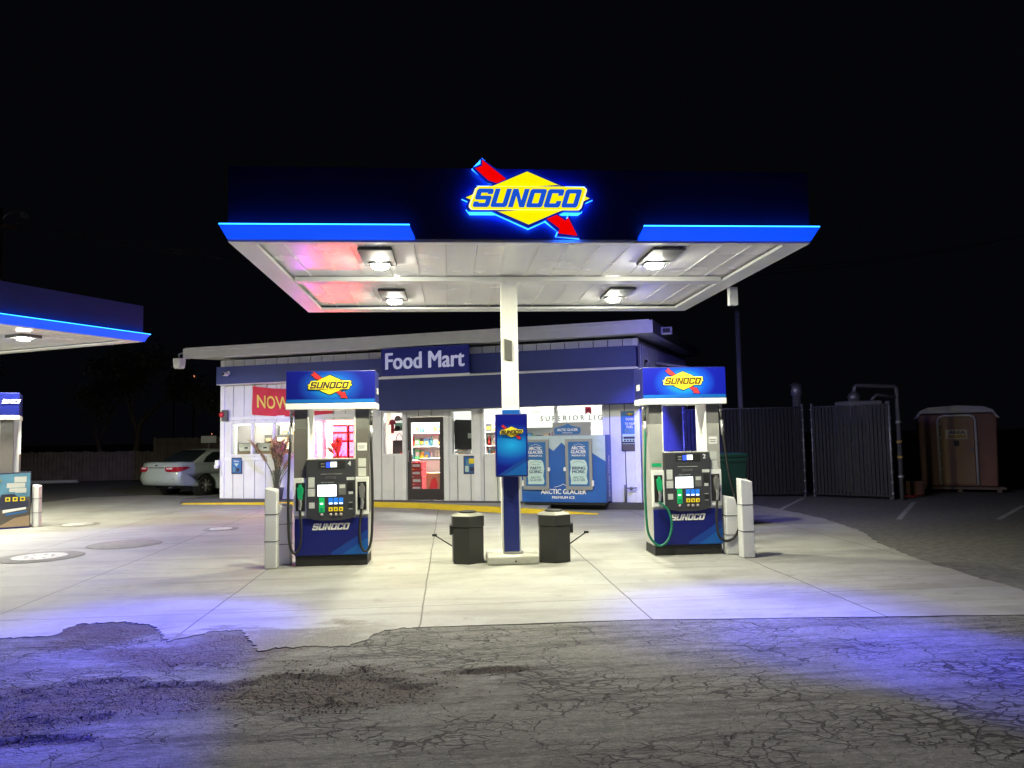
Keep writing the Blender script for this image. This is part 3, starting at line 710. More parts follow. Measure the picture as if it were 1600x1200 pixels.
tag(mb.build('standpipe', None, W(-.3, -.03, .14), -A), 'grey pipe with a tap against the wall right of the ice chest', 'pipe')
# floodlight on left roof end, junction box on right fascia
t = thing('floodlight', 'pale square floodlight hanging off the left end of the shop roof', 'floodlight', W(-11.36, -.93, 3.86), -A)
mb = MB(); mb.tube([(0, 0, 0), (-.1, 0, -.02), (-.1, 0, -.12)], .02, 'galv'); mb.build('bracket', t)
mb = MB(); mb.prism([(-.22, -.13), (.02, -.13), (-.01, -.38), (-.19, -.38)][::-1], -.1, .12, 'trim_white'); mb.build('housing', t, bevel=.02)
mb = MB(); mb.box(-.17, -.03, -.08, .1, -.392, -.381, 'lens_off'); 
M['lens_off'] = mat('lens_off', (.75, .75, .68), .3); mb.build('lens', t)
mb = MB(); mb.box(-.12, .12, -.08, .08, -.06, .1, 'trim_white'); mb.box(-.08, .08, -.1, -.081, -.03, .07, 'lamp_box')
tag(mb.build('floodlight', None, W(.62, .6, 3.9), -A, bevel=.01), 'small pale floodlight at the right edge of the shop roof', 'floodlight')
t = thing('side_hood', 'small pale hood projecting from the shop side wall high above the right pump', 'hood', W(.03, 3.2, 3.05), -A)
mb = MB(); mb.add([(0, 0, .42), (0, 3.2, .6), (.8, 3.2, .45), (.8, 0, .27), (0, 0, .36), (0, 3.2, .54), (.8, 3.2, .39), (.8, 0, .21)], [(0, 3, 2, 1), (4, 5, 6, 7), (0, 1, 5, 4), (1, 2, 6, 5), (2, 3, 7, 6), (3, 0, 4, 7)], 'side_batten'); mb.build('hood_roof', t)
for q in (.1, 3.0): mb = MB(); mb.tube([(.0, q, .0), (.7, q, .24)], .02, 'side_batten', 6); mb.build('brace', t)

# ---- ice merchandiser
t = thing('ice_chest', 'blue two-door ice merchandiser with mountain graphics standing against the shop wall', 'ice chest', W(-1.52, -.42, PZ), -A)
hw = .93; y0 = -.33; H = 1.48
mb = MB(); mb.box(-hw, hw, y0, .33, .05, H, 'ice_blue'); mb.box(-hw+.04, hw-.04, y0+.04, .3, 0, .05, 'black_plinth')
cab = mb.build('cabinet', t, bevel=.008)
mb = MB(); e = y0-.003
q = [(-hw, 1.48-.004), (-hw, 1.12), (-.62, 1.18), (-.40, 1.10), (-.30, 1.22), (-.20, 1.15), (-.02, 1.33), (.10, 1.22), (.33, 1.33), (.62, 1.12), (.80, 1.0), (hw, .92), (hw, 1.476)]
mb.add([(a, e, b_) for a, b_ in q], [tuple(range(len(q)))], 'ice_pale')
mb.text('ARCTIC GLACIER', .0, .28, .105, e-.003, 'print_white', .035, fit=1.0); mb.text('PREMIUM ICE', .0, .155, .055, e-.003, 'print_white', .03, fit=.5)
mb.tube([(-.2, e-.003, .37), (-.08, e-.003, .40), (0, e-.003, .44), (.06, e-.003, .41), (.2, e-.003, .375)], .007, 'print_white', 5)
# side face: vertical lettering
mb.xf = Matrix.Translation((hw+.003, 0, .62)) @ Matrix.Rotation(R(90), 4, 'Z')
mb.prism([(-.2, -.55), (.2, -.55), (.2, .2), (.05, .45), (0, .56), (-.05, .45), (-.2, .2)], -.001, .0005, 'ice_blue')
mb.xf = Matrix.Translation((hw+.006, 0, .6)) @ Matrix.Rotation(R(90), 4, 'Z') @ Matrix.Rotation(R(90), 4, 'Y')
mb.text('ARCTIC GLACIER', 0, 0, .1, 0, 'print_white', .03, fit=.9); mb.xf = None
mb.build('graphic', t)
for cx, txt, hd in ((-.59, 'PARTY\nGOING.', 1), (.36, 'BRING\nMORE.', 0)):
    mb = MB(); mb.box(cx-.29, cx+.29, e-.045, e-.002, .32, 1.40, 'grey_frame'); mb.box(cx-.225, cx+.225, e-.049, e-.0452, .40, 1.345, 'ice_poster')
    q = [(cx-.18, .44), (cx+.17, .44), (cx+.19, .50), (cx+.165, .62), (cx+.19, .78), (cx+.17, .90), (cx+.13, .955), (cx-.13, .965), (cx-.185, .93), (cx-.17, .8), (cx-.195, .66), (cx-.17, .52)]
    mb.add([(a, e-.0515, b_) for a, b_ in q], [tuple(range(len(q)))], 'ice_card')
    mb.text('ARCTIC\nGLACIER', cx, 1.17, .15, e-.052, 'print_white', .035, fit=.33); mb.text('PREMIUM ICE', cx, 1.05, .035, e-.052, 'print_white', .03, fit=.3)
    mb.text(txt, cx, .745, .14, e-.0535, 'ice_ink', .04, fit=.29); mb.text('ARCTIC\nGLACIER', cx, .555, .10, e-.0535, 'ice_ink', .01, fit=.27)
    if hd: mb.text('Keep the', cx, .86, .035, e-.0535, 'ice_ink', .0, fit=.17)
    mb.tube([(cx-.12, e-.054, .885+.01), (cx-.04, e-.054, .92), (cx, e-.054, .935), (cx+.05, e-.054, .915), (cx+.12, e-.054, .9)], .003, 'ice_ink', 4)
    mb.tube([(cx-.11, e-.053, 1.265), (cx-.03, e-.053, 1.285), (cx, e-.053, 1.30), (cx+.04, e-.053, 1.285), (cx+.11, e-.053, 1.268)], .004, 'print_white', 4)
    d = mb.build('door', t); s = 1 if cx < 0 else -1
    h = MB(); h.box(cx+s*.30-.025, cx+s*.30+.025, e-.09, e-.046, .72, .80, 'trim_white'); h.build('handle', d, bevel=.006)
    h = MB(); h.box(cx-s*.30-.02, cx-s*.30+.02, e-.06, e-.003, .40, .52, 'trim_white'); h.build('hinge', d, bevel=.004)
mb = MB(); mb.box(-.22, .62, -.30, -.26, 1.481, 1.76, 'grey_frame')
q = [(-.18, 1.50), (.36, 1.50), (.40, 1.54), (.40, 1.64), (.22, 1.68), (.12, 1.735), (.02, 1.69), (-.18, 1.64)]
mb.add([(a, -.3035, b_) for a, b_ in q], [tuple(range(len(q)))], 'ice_poster'); mb.text('ARCTIC GLACIER', .11, 1.6, .055, -.3055, 'print_white', .03, fit=.46); mb.text('PREMIUM ICE', .11, 1.535, .022, -.3055, 'print_white', .02, fit=.22)
mb.build('top_sign', t)

# ---- window contents
# beer banner hung inside the big window
mb = MB(); mb.box(-1.0, .92, -.01, 0, 0, .44, 'light_poster')
M['light_poster'] = mat('light_poster', (.9, .9, .88), .5, emit=(1, .99, .94), es=.95); dm('grey_ink', (.12, .12, .13), .6)
mb.text('S U P E R I O R  L I G', .19, .20, .115, -.013, 'grey_ink', .012, fit=1.44)
mb.add([(.52, -.013, .44), (.66, -.013, .44), (.66, -.013, .27), (.59, -.013, .32), (.52, -.013, .27)], [(0, 1, 2, 3, 4)], 'print_red'); mb.tube([(-.62+.09*math.cos(a*.35), -.012, .40+.05*math.sin(a*.35)) for a in range(9, 19)], .006, 'label', 5)
tag(mb.build('window_banner', None, W(-1.72, .155, 1.80), -A), 'glowing white advertising banner reading SUPERIOR LIG inside the big right window', 'banner')
# hats, totes in window 3
mb = MB(); mb.box(-.28, .28, .0, .02, 0, 1.02, 'light_poster'); tag(mb.build('display_board', None, W(-5.9, .42, 1.2), -A), 'white pegboard behind caps and bags in the window left of the door', 'display board')
def hat(u, z, k, label):
    mb = MB(); mb.lathe([(.085, 0), (.083, .04), (.06, .09), (.02, .115), (.002, .118)], (0, 0, 0), k, 14)
    mb.add([(-.08, -.02, 0), (.08, -.02, 0), (.085, -.10, -.015), (0, -.15, -.02), (-.085, -.10, -.015), (-.08, -.02, .012), (.08, -.02, .012), (.085, -.10, -.003), (0, -.15, -.008), (-.085, -.10, -.003)],
           [(0, 1, 2, 3, 4), (9, 8, 7, 6, 5), (0, 5, 6, 1), (1, 6, 7, 2), (2, 7, 8, 3), (3, 8, 9, 4), (4, 9, 5, 0)], k)
    tag(mb.build('cap', None, W(u, .32, z), -A), label, 'cap', 'caps hung in the window by the door')
hat(-5.95, 2.05, 'grey_cloth', 'grey cap at the top centre of the window left of the door')
hat(-5.76, 2.06, 'black_cloth', 'black cap at the top right of the window left of the door')
hat(-6.10, 1.96, 'maroon', 'maroon cap high at the left edge of the window left of the door')
hat(-5.96, 1.80, 'black_cloth', 'black cap hanging over the mint cloth in the window')
hat(-5.77, 1.84, 'grey_cloth', 'dark grey cap below the black one in the window')
mb = MB(); mb.box(-.14, .14, -.02, 0, -.2, .0, 'mint'); tag(mb.build('folded_shirt', None, W(-5.93, .40, 1.99), -A, bevel=.01), 'mint green folded shirt behind the caps in the window', 'shirt')
mb = MB(); mb.box(-.04, .04, -.03, 0, -.22, .0, 'maroon'); tag(mb.build('folded_shirt', None, W(-6.12, .38, 1.95), -A, bevel=.01), 'narrow maroon shirt at the left edge of the cap display', 'shirt')
t = thing('tote_bag', 'large dark tote bag standing in the window left of the door', 'bag', W(-5.86, .3, 1.2), -A)
mb = MB(); mb.prism([(-.2, 0), (.22, 0), (.2, .36), (-.19, .36)], -.08, .06, 'grey_cloth'); mb.build('bag_body', t, bevel=.02)
mb = MB(); mb.tube(smooth_path([(-.08, -.085, .3), (-.07, -.09, .45), (0, -.09, .52), (.07, -.09, .45), (.08, -.085, .3)]), .009, 'black_cloth', 6); mb.build('handle', t)
mb = MB(); mb.box(.02, .19, -.1, -.081, .01, .06, 'orange_tag'); mb.build('tag', t)
# black board in window 4
mb = MB(); mb.prism([(-.27, .12), (.2, .12), (.2, .81), (-.24, .83), (-.28, .78)], 0, .03, 'dark_board'); mb.box(-.26, .16, -.02, .04, .03, .09, 'print_white'); mb.box(.08, .18, -.03, -.001, .38, .50, 'label')
tag(mb.build('window_board', None, W(-4.10, .12, 1.2), -A), 'dark board standing in the window right of the door', 'board')
mb = MB(); mb.box(-.27, .27, 0, .01, 0, .26, 'light_poster'); mb.text('OPEN 24', -.05, .2, .03, -.003, 'label', .01, fit=.2) if 0 else None
tag(mb.build('window_card', None, W(-4.13, .14, 1.98), -A), 'white lit card above the dark board in the window', 'card')
# picture boards in window 1
for u, lab in ((-10.28, 'left one of two car pictures propped in the leftmost window'), (-9.70, 'right one of two car pictures propped in the leftmost window')):
    mb = MB(); mb.box(-.25, .25, 0, .02, 0, .29, 'poster_road'); mb.box(-.22, .22, -.004, -.0005, .12, .28, 'label'); mb.prism([(-.2, .08), (.2, .08), (.2, .14), (.08, .2), (-.06, .2), (-.2, .15)], -.009, -.0045, 'print_white'); mb.prism([(-.05, .145), (.07, .145), (.06, .185), (-.04, .185)], -.012, -.0095, 'poster_dark')
    mb.box(-.24, .24, -.004, -.0005, .0, .07, 'poster_tan')
    tag(mb.build('picture_board', None, W(u, .2, 1.26), -A), lab, 'picture')
# counter with till, chairs etc behind window 1
mb = MB(); mb.box(-.8, 1.2, -.3, .3, 0, .95, 'cardboard'); mb.box(-.85, 1.25, -.35, .35, .951, 1.0, 'door_frame'); tag(mb.build('counter', None, W(-9.9, .8, PZ), -A, bevel=.01), 'long counter inside the leftmost window', 'counter')
mb = MB(); mb.prism([(-.3, 0), (.3, 0), (.26, .38), (.2, .45), (-.16, .45), (-.24, .38)], -.2, .2, 'door_frame'); tag(mb.build('till', None, W(-9.75, .8, 1.14), -A, bevel=.02), 'dark bulky till on the counter in the leftmost window', 'till')
t = thing('potted_plant', 'small dark leafy houseplant in the leftmost shop window', 'plant', W(-10.45, .8, 1.14), -A)
mb = MB(); mb.lathe([(.05, 0), (.08, .12), (.085, .13)], (0, 0, 0), 'trim_white', 14); mb.build('pot', t)
mb = MB(); rr = random.Random(2)
for i in range(40):
    a = rr.uniform(0, 6.28); l = rr.uniform(.06, .17); z = .15+rr.uniform(0, .22); x, y = math.cos(a)*l, math.sin(a)*l
    mb.add([(x*.3, y*.3, z-.06), (x-.03*math.sin(a), y+.03*math.cos(a), z), (x*1.4, y*1.4, z+.03), (x+.03*math.sin(a), y-.03*math.cos(a), z)], [(0, 1, 2, 3)], 'leaf_dark')
mb.build('foliage', t, recalc=False)
# lottery / game machines glowing pink in window 2
for k, (u, lab) in enumerate(((-7.62, 'left glowing pink game machine behind the pump window'), (-7.15, 'right glowing pink game machine behind the pump window'))):
    t = thing('game_machine', lab, 'game machine', W(u, .62, PZ), -A, 'game machines in the window')
    mb = MB(); mb.box(-.22, .22, -.2, .2, 0, 1.85, 'door_frame'); mb.build('cabinet', t, bevel=.01)
    mb = MB(); mb.box(-.19, .19, -.215, -.201, 1.05, 1.4, 'screen_pink'); mb.box(-.19, .19, -.215, -.201, 1.45, 1.62, 'neon_red'); mb.box(-.19, .19, -.215, -.201, 1.67, 1.8, 'screen_pink')
    for i in range(3): mb.box(-.15+i*.11, -.08+i*.11, -.219, -.2155, 1.47, 1.6, 'screen_pink')
    for i in range(3): mb.box(-.16+i*.11, -.10+i*.11, -.219, -.2155, 1.12+.05*(i % 2), 1.2+.08*(i % 2), 'neon_red')
    mb.build('screen', t)
mb = MB(); mb.tube(smooth_path([(0, 0, -.1), (.0, 0, .16), (.02, 0, .4)]), .028, 'neon_magenta', 8); tag(mb.build('neon_tube', None, W(-8.42, -.02, 1.55), -A), 'short vertical magenta neon tube between the two left windows', 'neon light')
t = thing('hot_food_case', 'glowing warm food case inside the leftmost window near the grass', 'food case', W(-9.45, .62, PZ), -A)
mb = MB(); mb.box(-.42, .42, -.2, .2, 0, .95, 'cardboard'); mb.box(-.42, .42, -.2, .2, 1.55, 1.62, 'steel'); mb.box(-.42, -.39, -.2, .2, .95, 1.55, 'steel'); mb.box(.39, .42, -.2, .2, .95, 1.55, 'steel'); mb.build('case', t)
mb = MB(); mb.box(-.385, .385, .15, .16, 1.25, 1.545, 'warm_glow'); mb.build('light', t)
mb = MB(); [mb.lathe([(.07, 0), (.10, .04), (.06, .11), (.0, .13)], (-.28+.19*i, -.08, .96+.12*(i % 2)), ['product_5', 'product_1', 'product_7', 'product_0'][i], 12) for i in range(4)]; mb.box(-.38, .38, -.19, .14, 1.1, 1.12, 'steel'); mb.build('food', t)
# shelving inside with products
def shelf(u, v, wd, lab, nz=4, prods=5, h=1.7, rot=0):
    t = thing('shelf_unit', lab, 'shelf', W(u, v, PZ), -A+rot, 'shelf units inside the shop')
    mb = MB(); mb.box(-wd/2, wd/2, .0, .04, 0, h, 'trim_white'); mb.box(-wd/2, -wd/2+.03, -.35, 0, 0, h, 'trim_white'); mb.box(wd/2-.03, wd/2, -.35, 0, 0, h, 'trim_white'); mb.build('frame', t)
    for j in range(nz):
        z = .15+j*(h-.2)/nz; mb = MB(); mb.box(-wd/2+.031, wd/2-.031, -.36, -.001, z, z+.025, 'trim_white'); mb.build('shelf', t)
    return t
PM = []
for i, k in enumerate(PROD):
    mb = MB()
    if i % 3 == 0: mb.lathe([(.04, 0), (.042, .14), (.02, .19), (.018, .24)], (0, 0, 0), k, 10)
    elif i % 3 == 1: mb.box(-.07, .07, -.05, .05, 0, .22, k); mb.box(-.05, .05, -.053, -.051, .08, .17, 'print_white')
    else: mb.prism([(-.08, .0), (.08, 0), (.075, .1), (.085, .2), (-.085, .2), (-.075, .1)], -.04, .04, k); mb.box(-.04, .04, -.043, -.041, .05, .12, 'print_yellow')
    o = mb.build('product', None, bevel=.004); PM.append(o.data); bpy.data.objects.remove(o)
KN = ['bottle', 'box', 'packet']; CN = ['red', 'yellow', 'blue', 'white', 'green', 'orange', 'purple', 'tan', 'black', 'teal']
def stock(u, v, wd, nz, h, where, per=None):
    n = per or int(wd/.19)
    for j in range(nz):
        z = PZ+.15+j*(h-.2)/nz+.026
        for i in range(n):
            k = random.randrange(10); o = bpy.data.objects.new(KN[k % 3]+'_of_goods' if k % 3 == 0 else ('goods_box' if k % 3 == 1 else 'snack_packet'), PM[k]); COL.objects.link(o)
            uu = u-wd/2+.12+i*(wd-.24)/max(1, n-1); o.location = W(uu, v-.22, z); o.rotation_euler = (0, 0, -A+random.uniform(-.2, .2)); o.scale = (1, 1, random.uniform(.8, 1.25))
            tag(o, '%s %s on %s, %s shelf, item %s' % (CN[k], KN[k % 3], where, ['lowest', 'second', 'third', 'top', 'topmost'][j], ['one', 'two', 'three', 'four', 'five', 'six', 'seven', 'eight', 'nine', 'ten', 'eleven', 'twelve'][i % 12]+' from left'), KN[k % 3], 'goods on the shop shelves')
def bay(u, v, wd, lab, where, h=2.0, nz=4, per=None):
    shelf(u, v, wd, lab, h=h, nz=nz); stock(u, v, wd, nz, h, where, per)
bay(-6.05, 2.35, 1.7, 'tall stocked shelf unit seen through the glass door', 'the shelf behind the door', nz=5, per=12)
bay(-4.35, 2.1, 1.3, 'stocked shelf unit seen in the narrow window by the column', 'the shelf by the column window', nz=5, per=8)
bay(-2.35, 1.5, 1.9, 'stocked shelf unit behind the big right window', 'the shelf in the big right window', nz=5, h=2.1, per=12)
bay(-8.95, 3.3, .9, 'white shelf unit at the back behind the pink window', 'the shelf behind the pink window', per=6)
bay(-10.3, 2.5, .6, 'narrow white shelf unit at the back of the leftmost window', 'the shelf of the leftmost window', per=4)
# red drink cases stack inside door + pallet display
for i in range(5):
    mb = MB(); mb.box(-.14, .14, -.14, .14, 0, .16, 'red_cloth'); mb.box(-.10, .10, -.143, -.1405, .05, .11, 'print_white')
    for q in range(3): mb.lathe([(.03, 0), (.03, .02)], (-.08+q*.08, 0, .161), 'print_red', 8)
    tag(mb.build('drink_case', None, W(-5.46, .45, PZ+i*.182), -A+random.uniform(-.06, .06), bevel=.008), '%s red drink case in the stack just inside the door' % ['lowest', 'second lowest', 'middle', 'second highest', 'topmost'][i], 'drink case', 'red drink cases stacked inside the door')
mb = MB(); mb.box(-.25, .25, 0, .4, 0, .6, 'cardboard'); mb.prism([(-.14, .08), (.1, .08), (.12, .35), (.05, .5), (-.05, .44), (-.12, .2)], -.006, -.001, 'print_red'); mb.prism([(-.02, .46), (.0, .52), (.03, .47)], -.009, -.0061, 'green_plastic')
tag(mb.build('display_box', None, W(-5.25, .85, PZ), -A), 'tan display box with a red figure print inside the door', 'display box')
mb = MB(); mb.box(-.4, .4, 0, .45, 0, .9, 'print_white'); mb.box(-.42, .42, -.02, .47, .901, .94, 'label'); tag(mb.build('counter', None, W(-5.45, 1.35, PZ), -A), 'white checkout counter behind the glass door', 'counter')

# ================================================================= MAIN CANOPY
cx0, cx1, cy0, cy1, cz = -2.25, 3.95, 7.98, 12.5, 3.70
can = thing('canopy', 'large rectangular fuel canopy with white underside and blue light bars on one column', 'canopy', (.8, 10.1, 0))
def cb(mb): mb.xf = Matrix.Translation((-.8, -10.1, 0)); return mb
mb = cb(MB()); f = .14; TH = 4.46
mb.box(cx0+f, cx1-f, cy0, cy0+f, cz+.001, TH, 'navy_fascia'); mb.box(cx0+f, cx1-f, cy1-f, cy1, cz+.001, TH, 'navy_fascia')
mb.box(cx0, cx0+f, cy0, cy1, cz+.001, TH, 'navy_fascia'); mb.box(cx1-f, cx1, cy0, cy1, cz+.001, TH, 'navy_fascia')
mb.box(cx0+f, cx1-f, cy0+f, cy1-f, TH-.12, TH-.06, 'roof_metal')
mb.box(cx0+1.9, cx1-1.85, cy0-.012, cy0-.001, cz+.002, TH-.002, 'navy_fascia')
[mb.box(q-.006, q+.006, cy0-.004, cy0-.0005, cz+.14, TH-.01, 'navy_fascia') for q in (-1.55, -.75, 2.85, 3.4)]; mb.build('fascia', can, bevel=.002)
mb = cb(MB()); g = .17
mb.box(cx0, cx1, cy0, cy0+g*.6, cz-.035, cz, 'white_metal'); mb.box(cx0, cx1, cy1-g*1.6, cy1, cz-.035, cz, 'white_metal')
mb.box(cx0, cx0+g*1.5, cy0+g*.6, cy1-g*1.6, cz-.035, cz, 'white_metal'); mb.box(cx1-g*1.5, cx1, cy0+g*.6, cy1-g*1.6, cz-.035, cz, 'white_metal')
mb.build('edge_trim', can, bevel=.004)
mb = cb(MB()); n = 17; ww = (cx1-cx0-.3)/n
for i in range(n):
    a = cx0+.15+i*ww; dz = random.uniform(0, .004)
    mb.box(a+.0015, a+ww-.0015, cy0+.15, cy1-.15, cz+.03+dz, cz+.05+dz, 'white_soffit')
    mb.box(a+ww-.03, a+ww-.005, cy0+.15, cy1-.15, cz+.022+dz, cz+.0295+dz, 'white_soffit')
mb.box(cx0+.15, cx1-.15, cy0+.145, cy1-.145, cz+.06, cz+.07, 'dark_gap')
mb.build('soffit', can)
mb = cb(MB()); mb.box(cx0+.28, cx1-.28, 9.98, 10.13, cz-.03, cz+.02, 'white_metal'); mb.box(cx0+.28, cx1-.28, 9.95, 10.16, cz-.045, cz-.031, 'white_metal'); mb.build('beam', can)
def lightbar(x0, x1, back=False, inner=1):
    s = -1 if not back else 1; yy = cy0-.014 if not back else cy1+.002; o = .10; zb, zt = cz-.012, cz+.115
    e0 = -.05 if inner == 1 else -.06; e1 = .06
    mb = cb(MB()); a0, a1 = x0, x1
    # wedge, wider at the top; the outer corner pokes out, the inner end slants
    xo = (-.06, -.05) if inner == 1 else (.05, .06)
    t0, t1 = a0+xo[0], a1+xo[1]
    mb.add([(a0, yy, zb), (a1, yy, zb), (t1, yy+s*o, zt), (t0, yy+s*o, zt), (a0, yy, zb+.03), (a1, yy, zb+.03), (t1, yy+s*(o-.02), zt), (t0, yy+s*(o-.02), zt)],
           [(0, 1, 2, 3), (7, 6, 5, 4), (0, 3, 7, 4), (1, 5, 6, 2), (0, 4, 5, 1)], 'light_bar')
    ba = mb.build('light_bar', can)
    mb = cb(MB()); mb.add([(t0, yy+s*o, zt+.001), (t1, yy+s*o, zt+.001), (t1, yy+s*(o-.03), zt+.001), (t0, yy+s*(o-.03), zt+.001), (t0, yy+s*o, zt+.014), (t1, yy+s*o, zt+.014), (t1, yy+s*(o-.03), zt+.014), (t0, yy+s*(o-.03), zt+.014)],
                       [(0, 3, 2, 1), (4, 5, 6, 7), (0, 1, 5, 4), (1, 2, 6, 5), (2, 3, 7, 6), (3, 0, 4, 7)], 'light_bar_top'); mb.build('led_strip', ba)
lightbar(cx0, -.34, inner=1); lightbar(2.03, cx1, inner=-1)
lightbar(cx0, -.5, True, 1); lightbar(2.3, cx1, True, -1)
# column
mb = cb(MB()); mb.box(.69, .90, 9.93, 10.14, 1.92, cz-.046, 'white_metal'); mb.box(.665, .925, 9.92, 10.15, .12, .15, 'steel')
mb.box(.655, .675, 9.93, 10.13, .15, 1.9, 'white_metal'); mb.box(.875, .895, 9.93, 10.13, .15, 1.9, 'white_metal')
for z in (2.05, 2.3): 
    for x in (.74, .84): mb.lathe([(.006, 0), (.006, -.006)], (x, 9.929, z), 'steel', 8, 'y')
col_ = mb.build('column', can, bevel=.004)
mb = cb(MB()); mb.box(.677, .873, 9.90, 10.0, .15, 1.9, 'blue_column'); mb.box(.685, .905, 9.905, 10.145, 1.9, 1.96, 'print_cyan'); mb.build('cladding', col_, bevel=.003)
mb = cb(MB()); mb.add([(.72, 9.915, 2.62), (.82, 9.915, 2.60), (.82, 9.915, 2.86), (.72, 9.915, 2.89), (.72, 9.929, 2.62), (.82, 9.929, 2.60), (.82, 9.929, 2.86), (.72, 9.929, 2.89)], [(0, 1, 2, 3), (7, 6, 5, 4), (0, 4, 5, 1), (1, 5, 6, 2), (2, 6, 7, 3), (3, 7, 4, 0)], 'lamp_box'); mb.build('cover_plate', col_)
# lamps
for i, (x, y) in enumerate([(-.80, 9.1), (2.50, 9.05), (-.80, 11.5), (2.50, 11.4)]):
    mb = cb(MB()); mb.box(x-.19, x+.19, y-.68, y+.12, cz-.012, cz+.02, 'lamp_box'); mb.box(x-.12, x+.12, y-.12, y+.10, cz-.03, cz-.0125, 'pump_steel_dark')
    f = mb.build('canopy_light', can, bevel=.006)
    mb = cb(MB()); mb.lathe([(.04, -.075), (.08, -.066), (.10, -.048), (.105, -.0305)], (x, y, cz), 'lens', 20); mb.build('lens', f)
    area('canopy_lamp', (x, y, cz-.08), .2, LAMP_W, (1, .97, .60) if x < 1.5 else (1, .98, .72), (x, y, 0), disk=True)
mb = MB(); mb.prism([(-.06, -.2), (.06, -.2), (.06, .06), (-.06, .06)], -.05, .05, 'trim_white'); mb.tube([(0, 0, .05), (-.1, 0, .09)], .015, 'trim_white', 8)
p_ = gy(1152, 447, 10.1); tag(mb.build('security_camera', None, (cx1+.11, 10.6, 3.63), bevel=.012), 'white boxy security camera on the right edge of the fuel canopy', 'camera', 'security cameras')
# logo sign on the canopy
LX, LZ = .845, 4.105
t = thing('logo_sign', 'big backlit yellow diamond SUNOCO sign with red arrow on the canopy front', 'sign', (LX, cy0-.13, LZ))
mb = MB(); logo(mb, 0, 0, 1.30, 0, ('logo_yellow', 'logo_cream', 'logo_blue', 'logo_red', 'logo_edge'), thick=.05); mb.build('sign_face', t, recalc=False)
mb = MB(); u = 1.30/1232.
for pts in ([(240, 205), (345, 90), (500, 215), (620, 320), (460, 390)], [(940, 720), (1080, 660), (1170, 715), (1195, 670), (1310, 910), (1065, 885), (1085, 830)], [(790, 210), (1455, 512), (795, 815), (135, 512)], [(290, 370), (1380, 370), (1415, 420), (1340, 640), (1300, 668), (215, 668), (178, 620), (250, 400)]):
    q = [((a-795)*u, -(b_-512)*u) for a, b_ in pts]; mb.prism(q[::-1], .062, .072, 'led_halo')
mb.build('halo_light', t)

# column sign box
t = thing('column_sign', 'blue upright sign box with small diamond logo fixed to the canopy column', 'sign', (.782, 9.80, 1.505))
mb = MB(); mb.box(-.205, .205, -.02, .1, -.40, .40, 'print_navy'); mb.build('case', t, bevel=.012)
mb = MB(); mb.box(-.185, .185, -.024, -.0205, -.38, .38, 'box_panel')
o = mb.build('panel', t); 
mb = MB(); mb.add([(-.185, -.027, -.38), (.185, -.027, -.38), (.185, -.027, -.15)], [(0, 1, 2)], 'print_cyan_dark'); mb.add([(-.10, -.029, -.38), (.185, -.029, -.38), (.185, -.029, -.21)], [(0, 1, 2)], 'print_cyan')
mb.build('stripe', t); mb = MB(); logo(mb, 0, .17, .31, -.030, ('print_yellow', 'print_yellow', 'print_ink', 'print_red', 'print_navy')); mb.build('logo', t, recalc=False)
# island and waste bins
mb = MB(); mb.box(-.325, .325, -.3, .3, 0, .11, 'island'); mb.lathe([(.022, -.304), (.022, -.2)], (.03, 0, .045), 'rubber', 12, 'y')
tag(mb.build('column_island', None, (.78, 10.04, .006), bevel=.03, seg=3), 'pale worn concrete block with a round hole at the column foot', 'island')
def hexbin(x, y, rot, label, side):
    t = thing('waste_bin', label, 'bin', (x, y, .008), rot, 'hexagonal waste bins by the column')
    r = .235; hx = [(r*math.cos(R(60*i+30)), r*math.sin(R(60*i+30))) for i in range(6)]; h2 = [(a*.96, b_*.96) for a, b_ in hx]
    mb = MB(); mb.zprism(h2, 0, .46, 'bin_plastic'); mb.zprism(hx, .462, .6, 'bin_plastic'); mb.build('bin_body', t, bevel=.008)
    mb = MB(); n = 6; top = [(a*.55, b_*.55) for a, b_ in hx]
    mb.add([(a, b_, .601) for a, b_ in hx]+[(a, b_, .635) for a, b_ in top], [(i, (i+1) % 6, (i+1) % 6+6, i+6) for i in range(6)]+[tuple(range(6, 12))], 'bin_top'); li = mb.build('lid', t)
    mb = MB(); mb.lathe([(.11, .636), (.12, .648), (.10, .655)], (0, 0, 0), 'rubber', 20); mb.build('opening', li)
    mb = MB(); mb.xf = Matrix.Rotation(-rot, 4, 'Z'); mb.box(side*.215-.02, side*.215+.02, -.1, .1, .36, .48, 'rubber'); mb.build('towel_box', t, bevel=.005)
    mb = MB(); mb.xf = Matrix.Rotation(-rot, 4, 'Z'); mb.tube([(side*.2, .03, .20), (side*.43, .06, .345)], .008, 'rubber', 8); mb.box(side*.43-.03, side*.43+.03, .05, .07, .33, .36, 'rubber'); mb.build('squeegee', t)
hexbin(.215, 10.09, R(4), 'left hexagonal black waste bin with squeegee beside the column', -1)
hexbin(1.33, 9.98, R(-3), 'right hexagonal black waste bin with squeegee beside the column', 1)

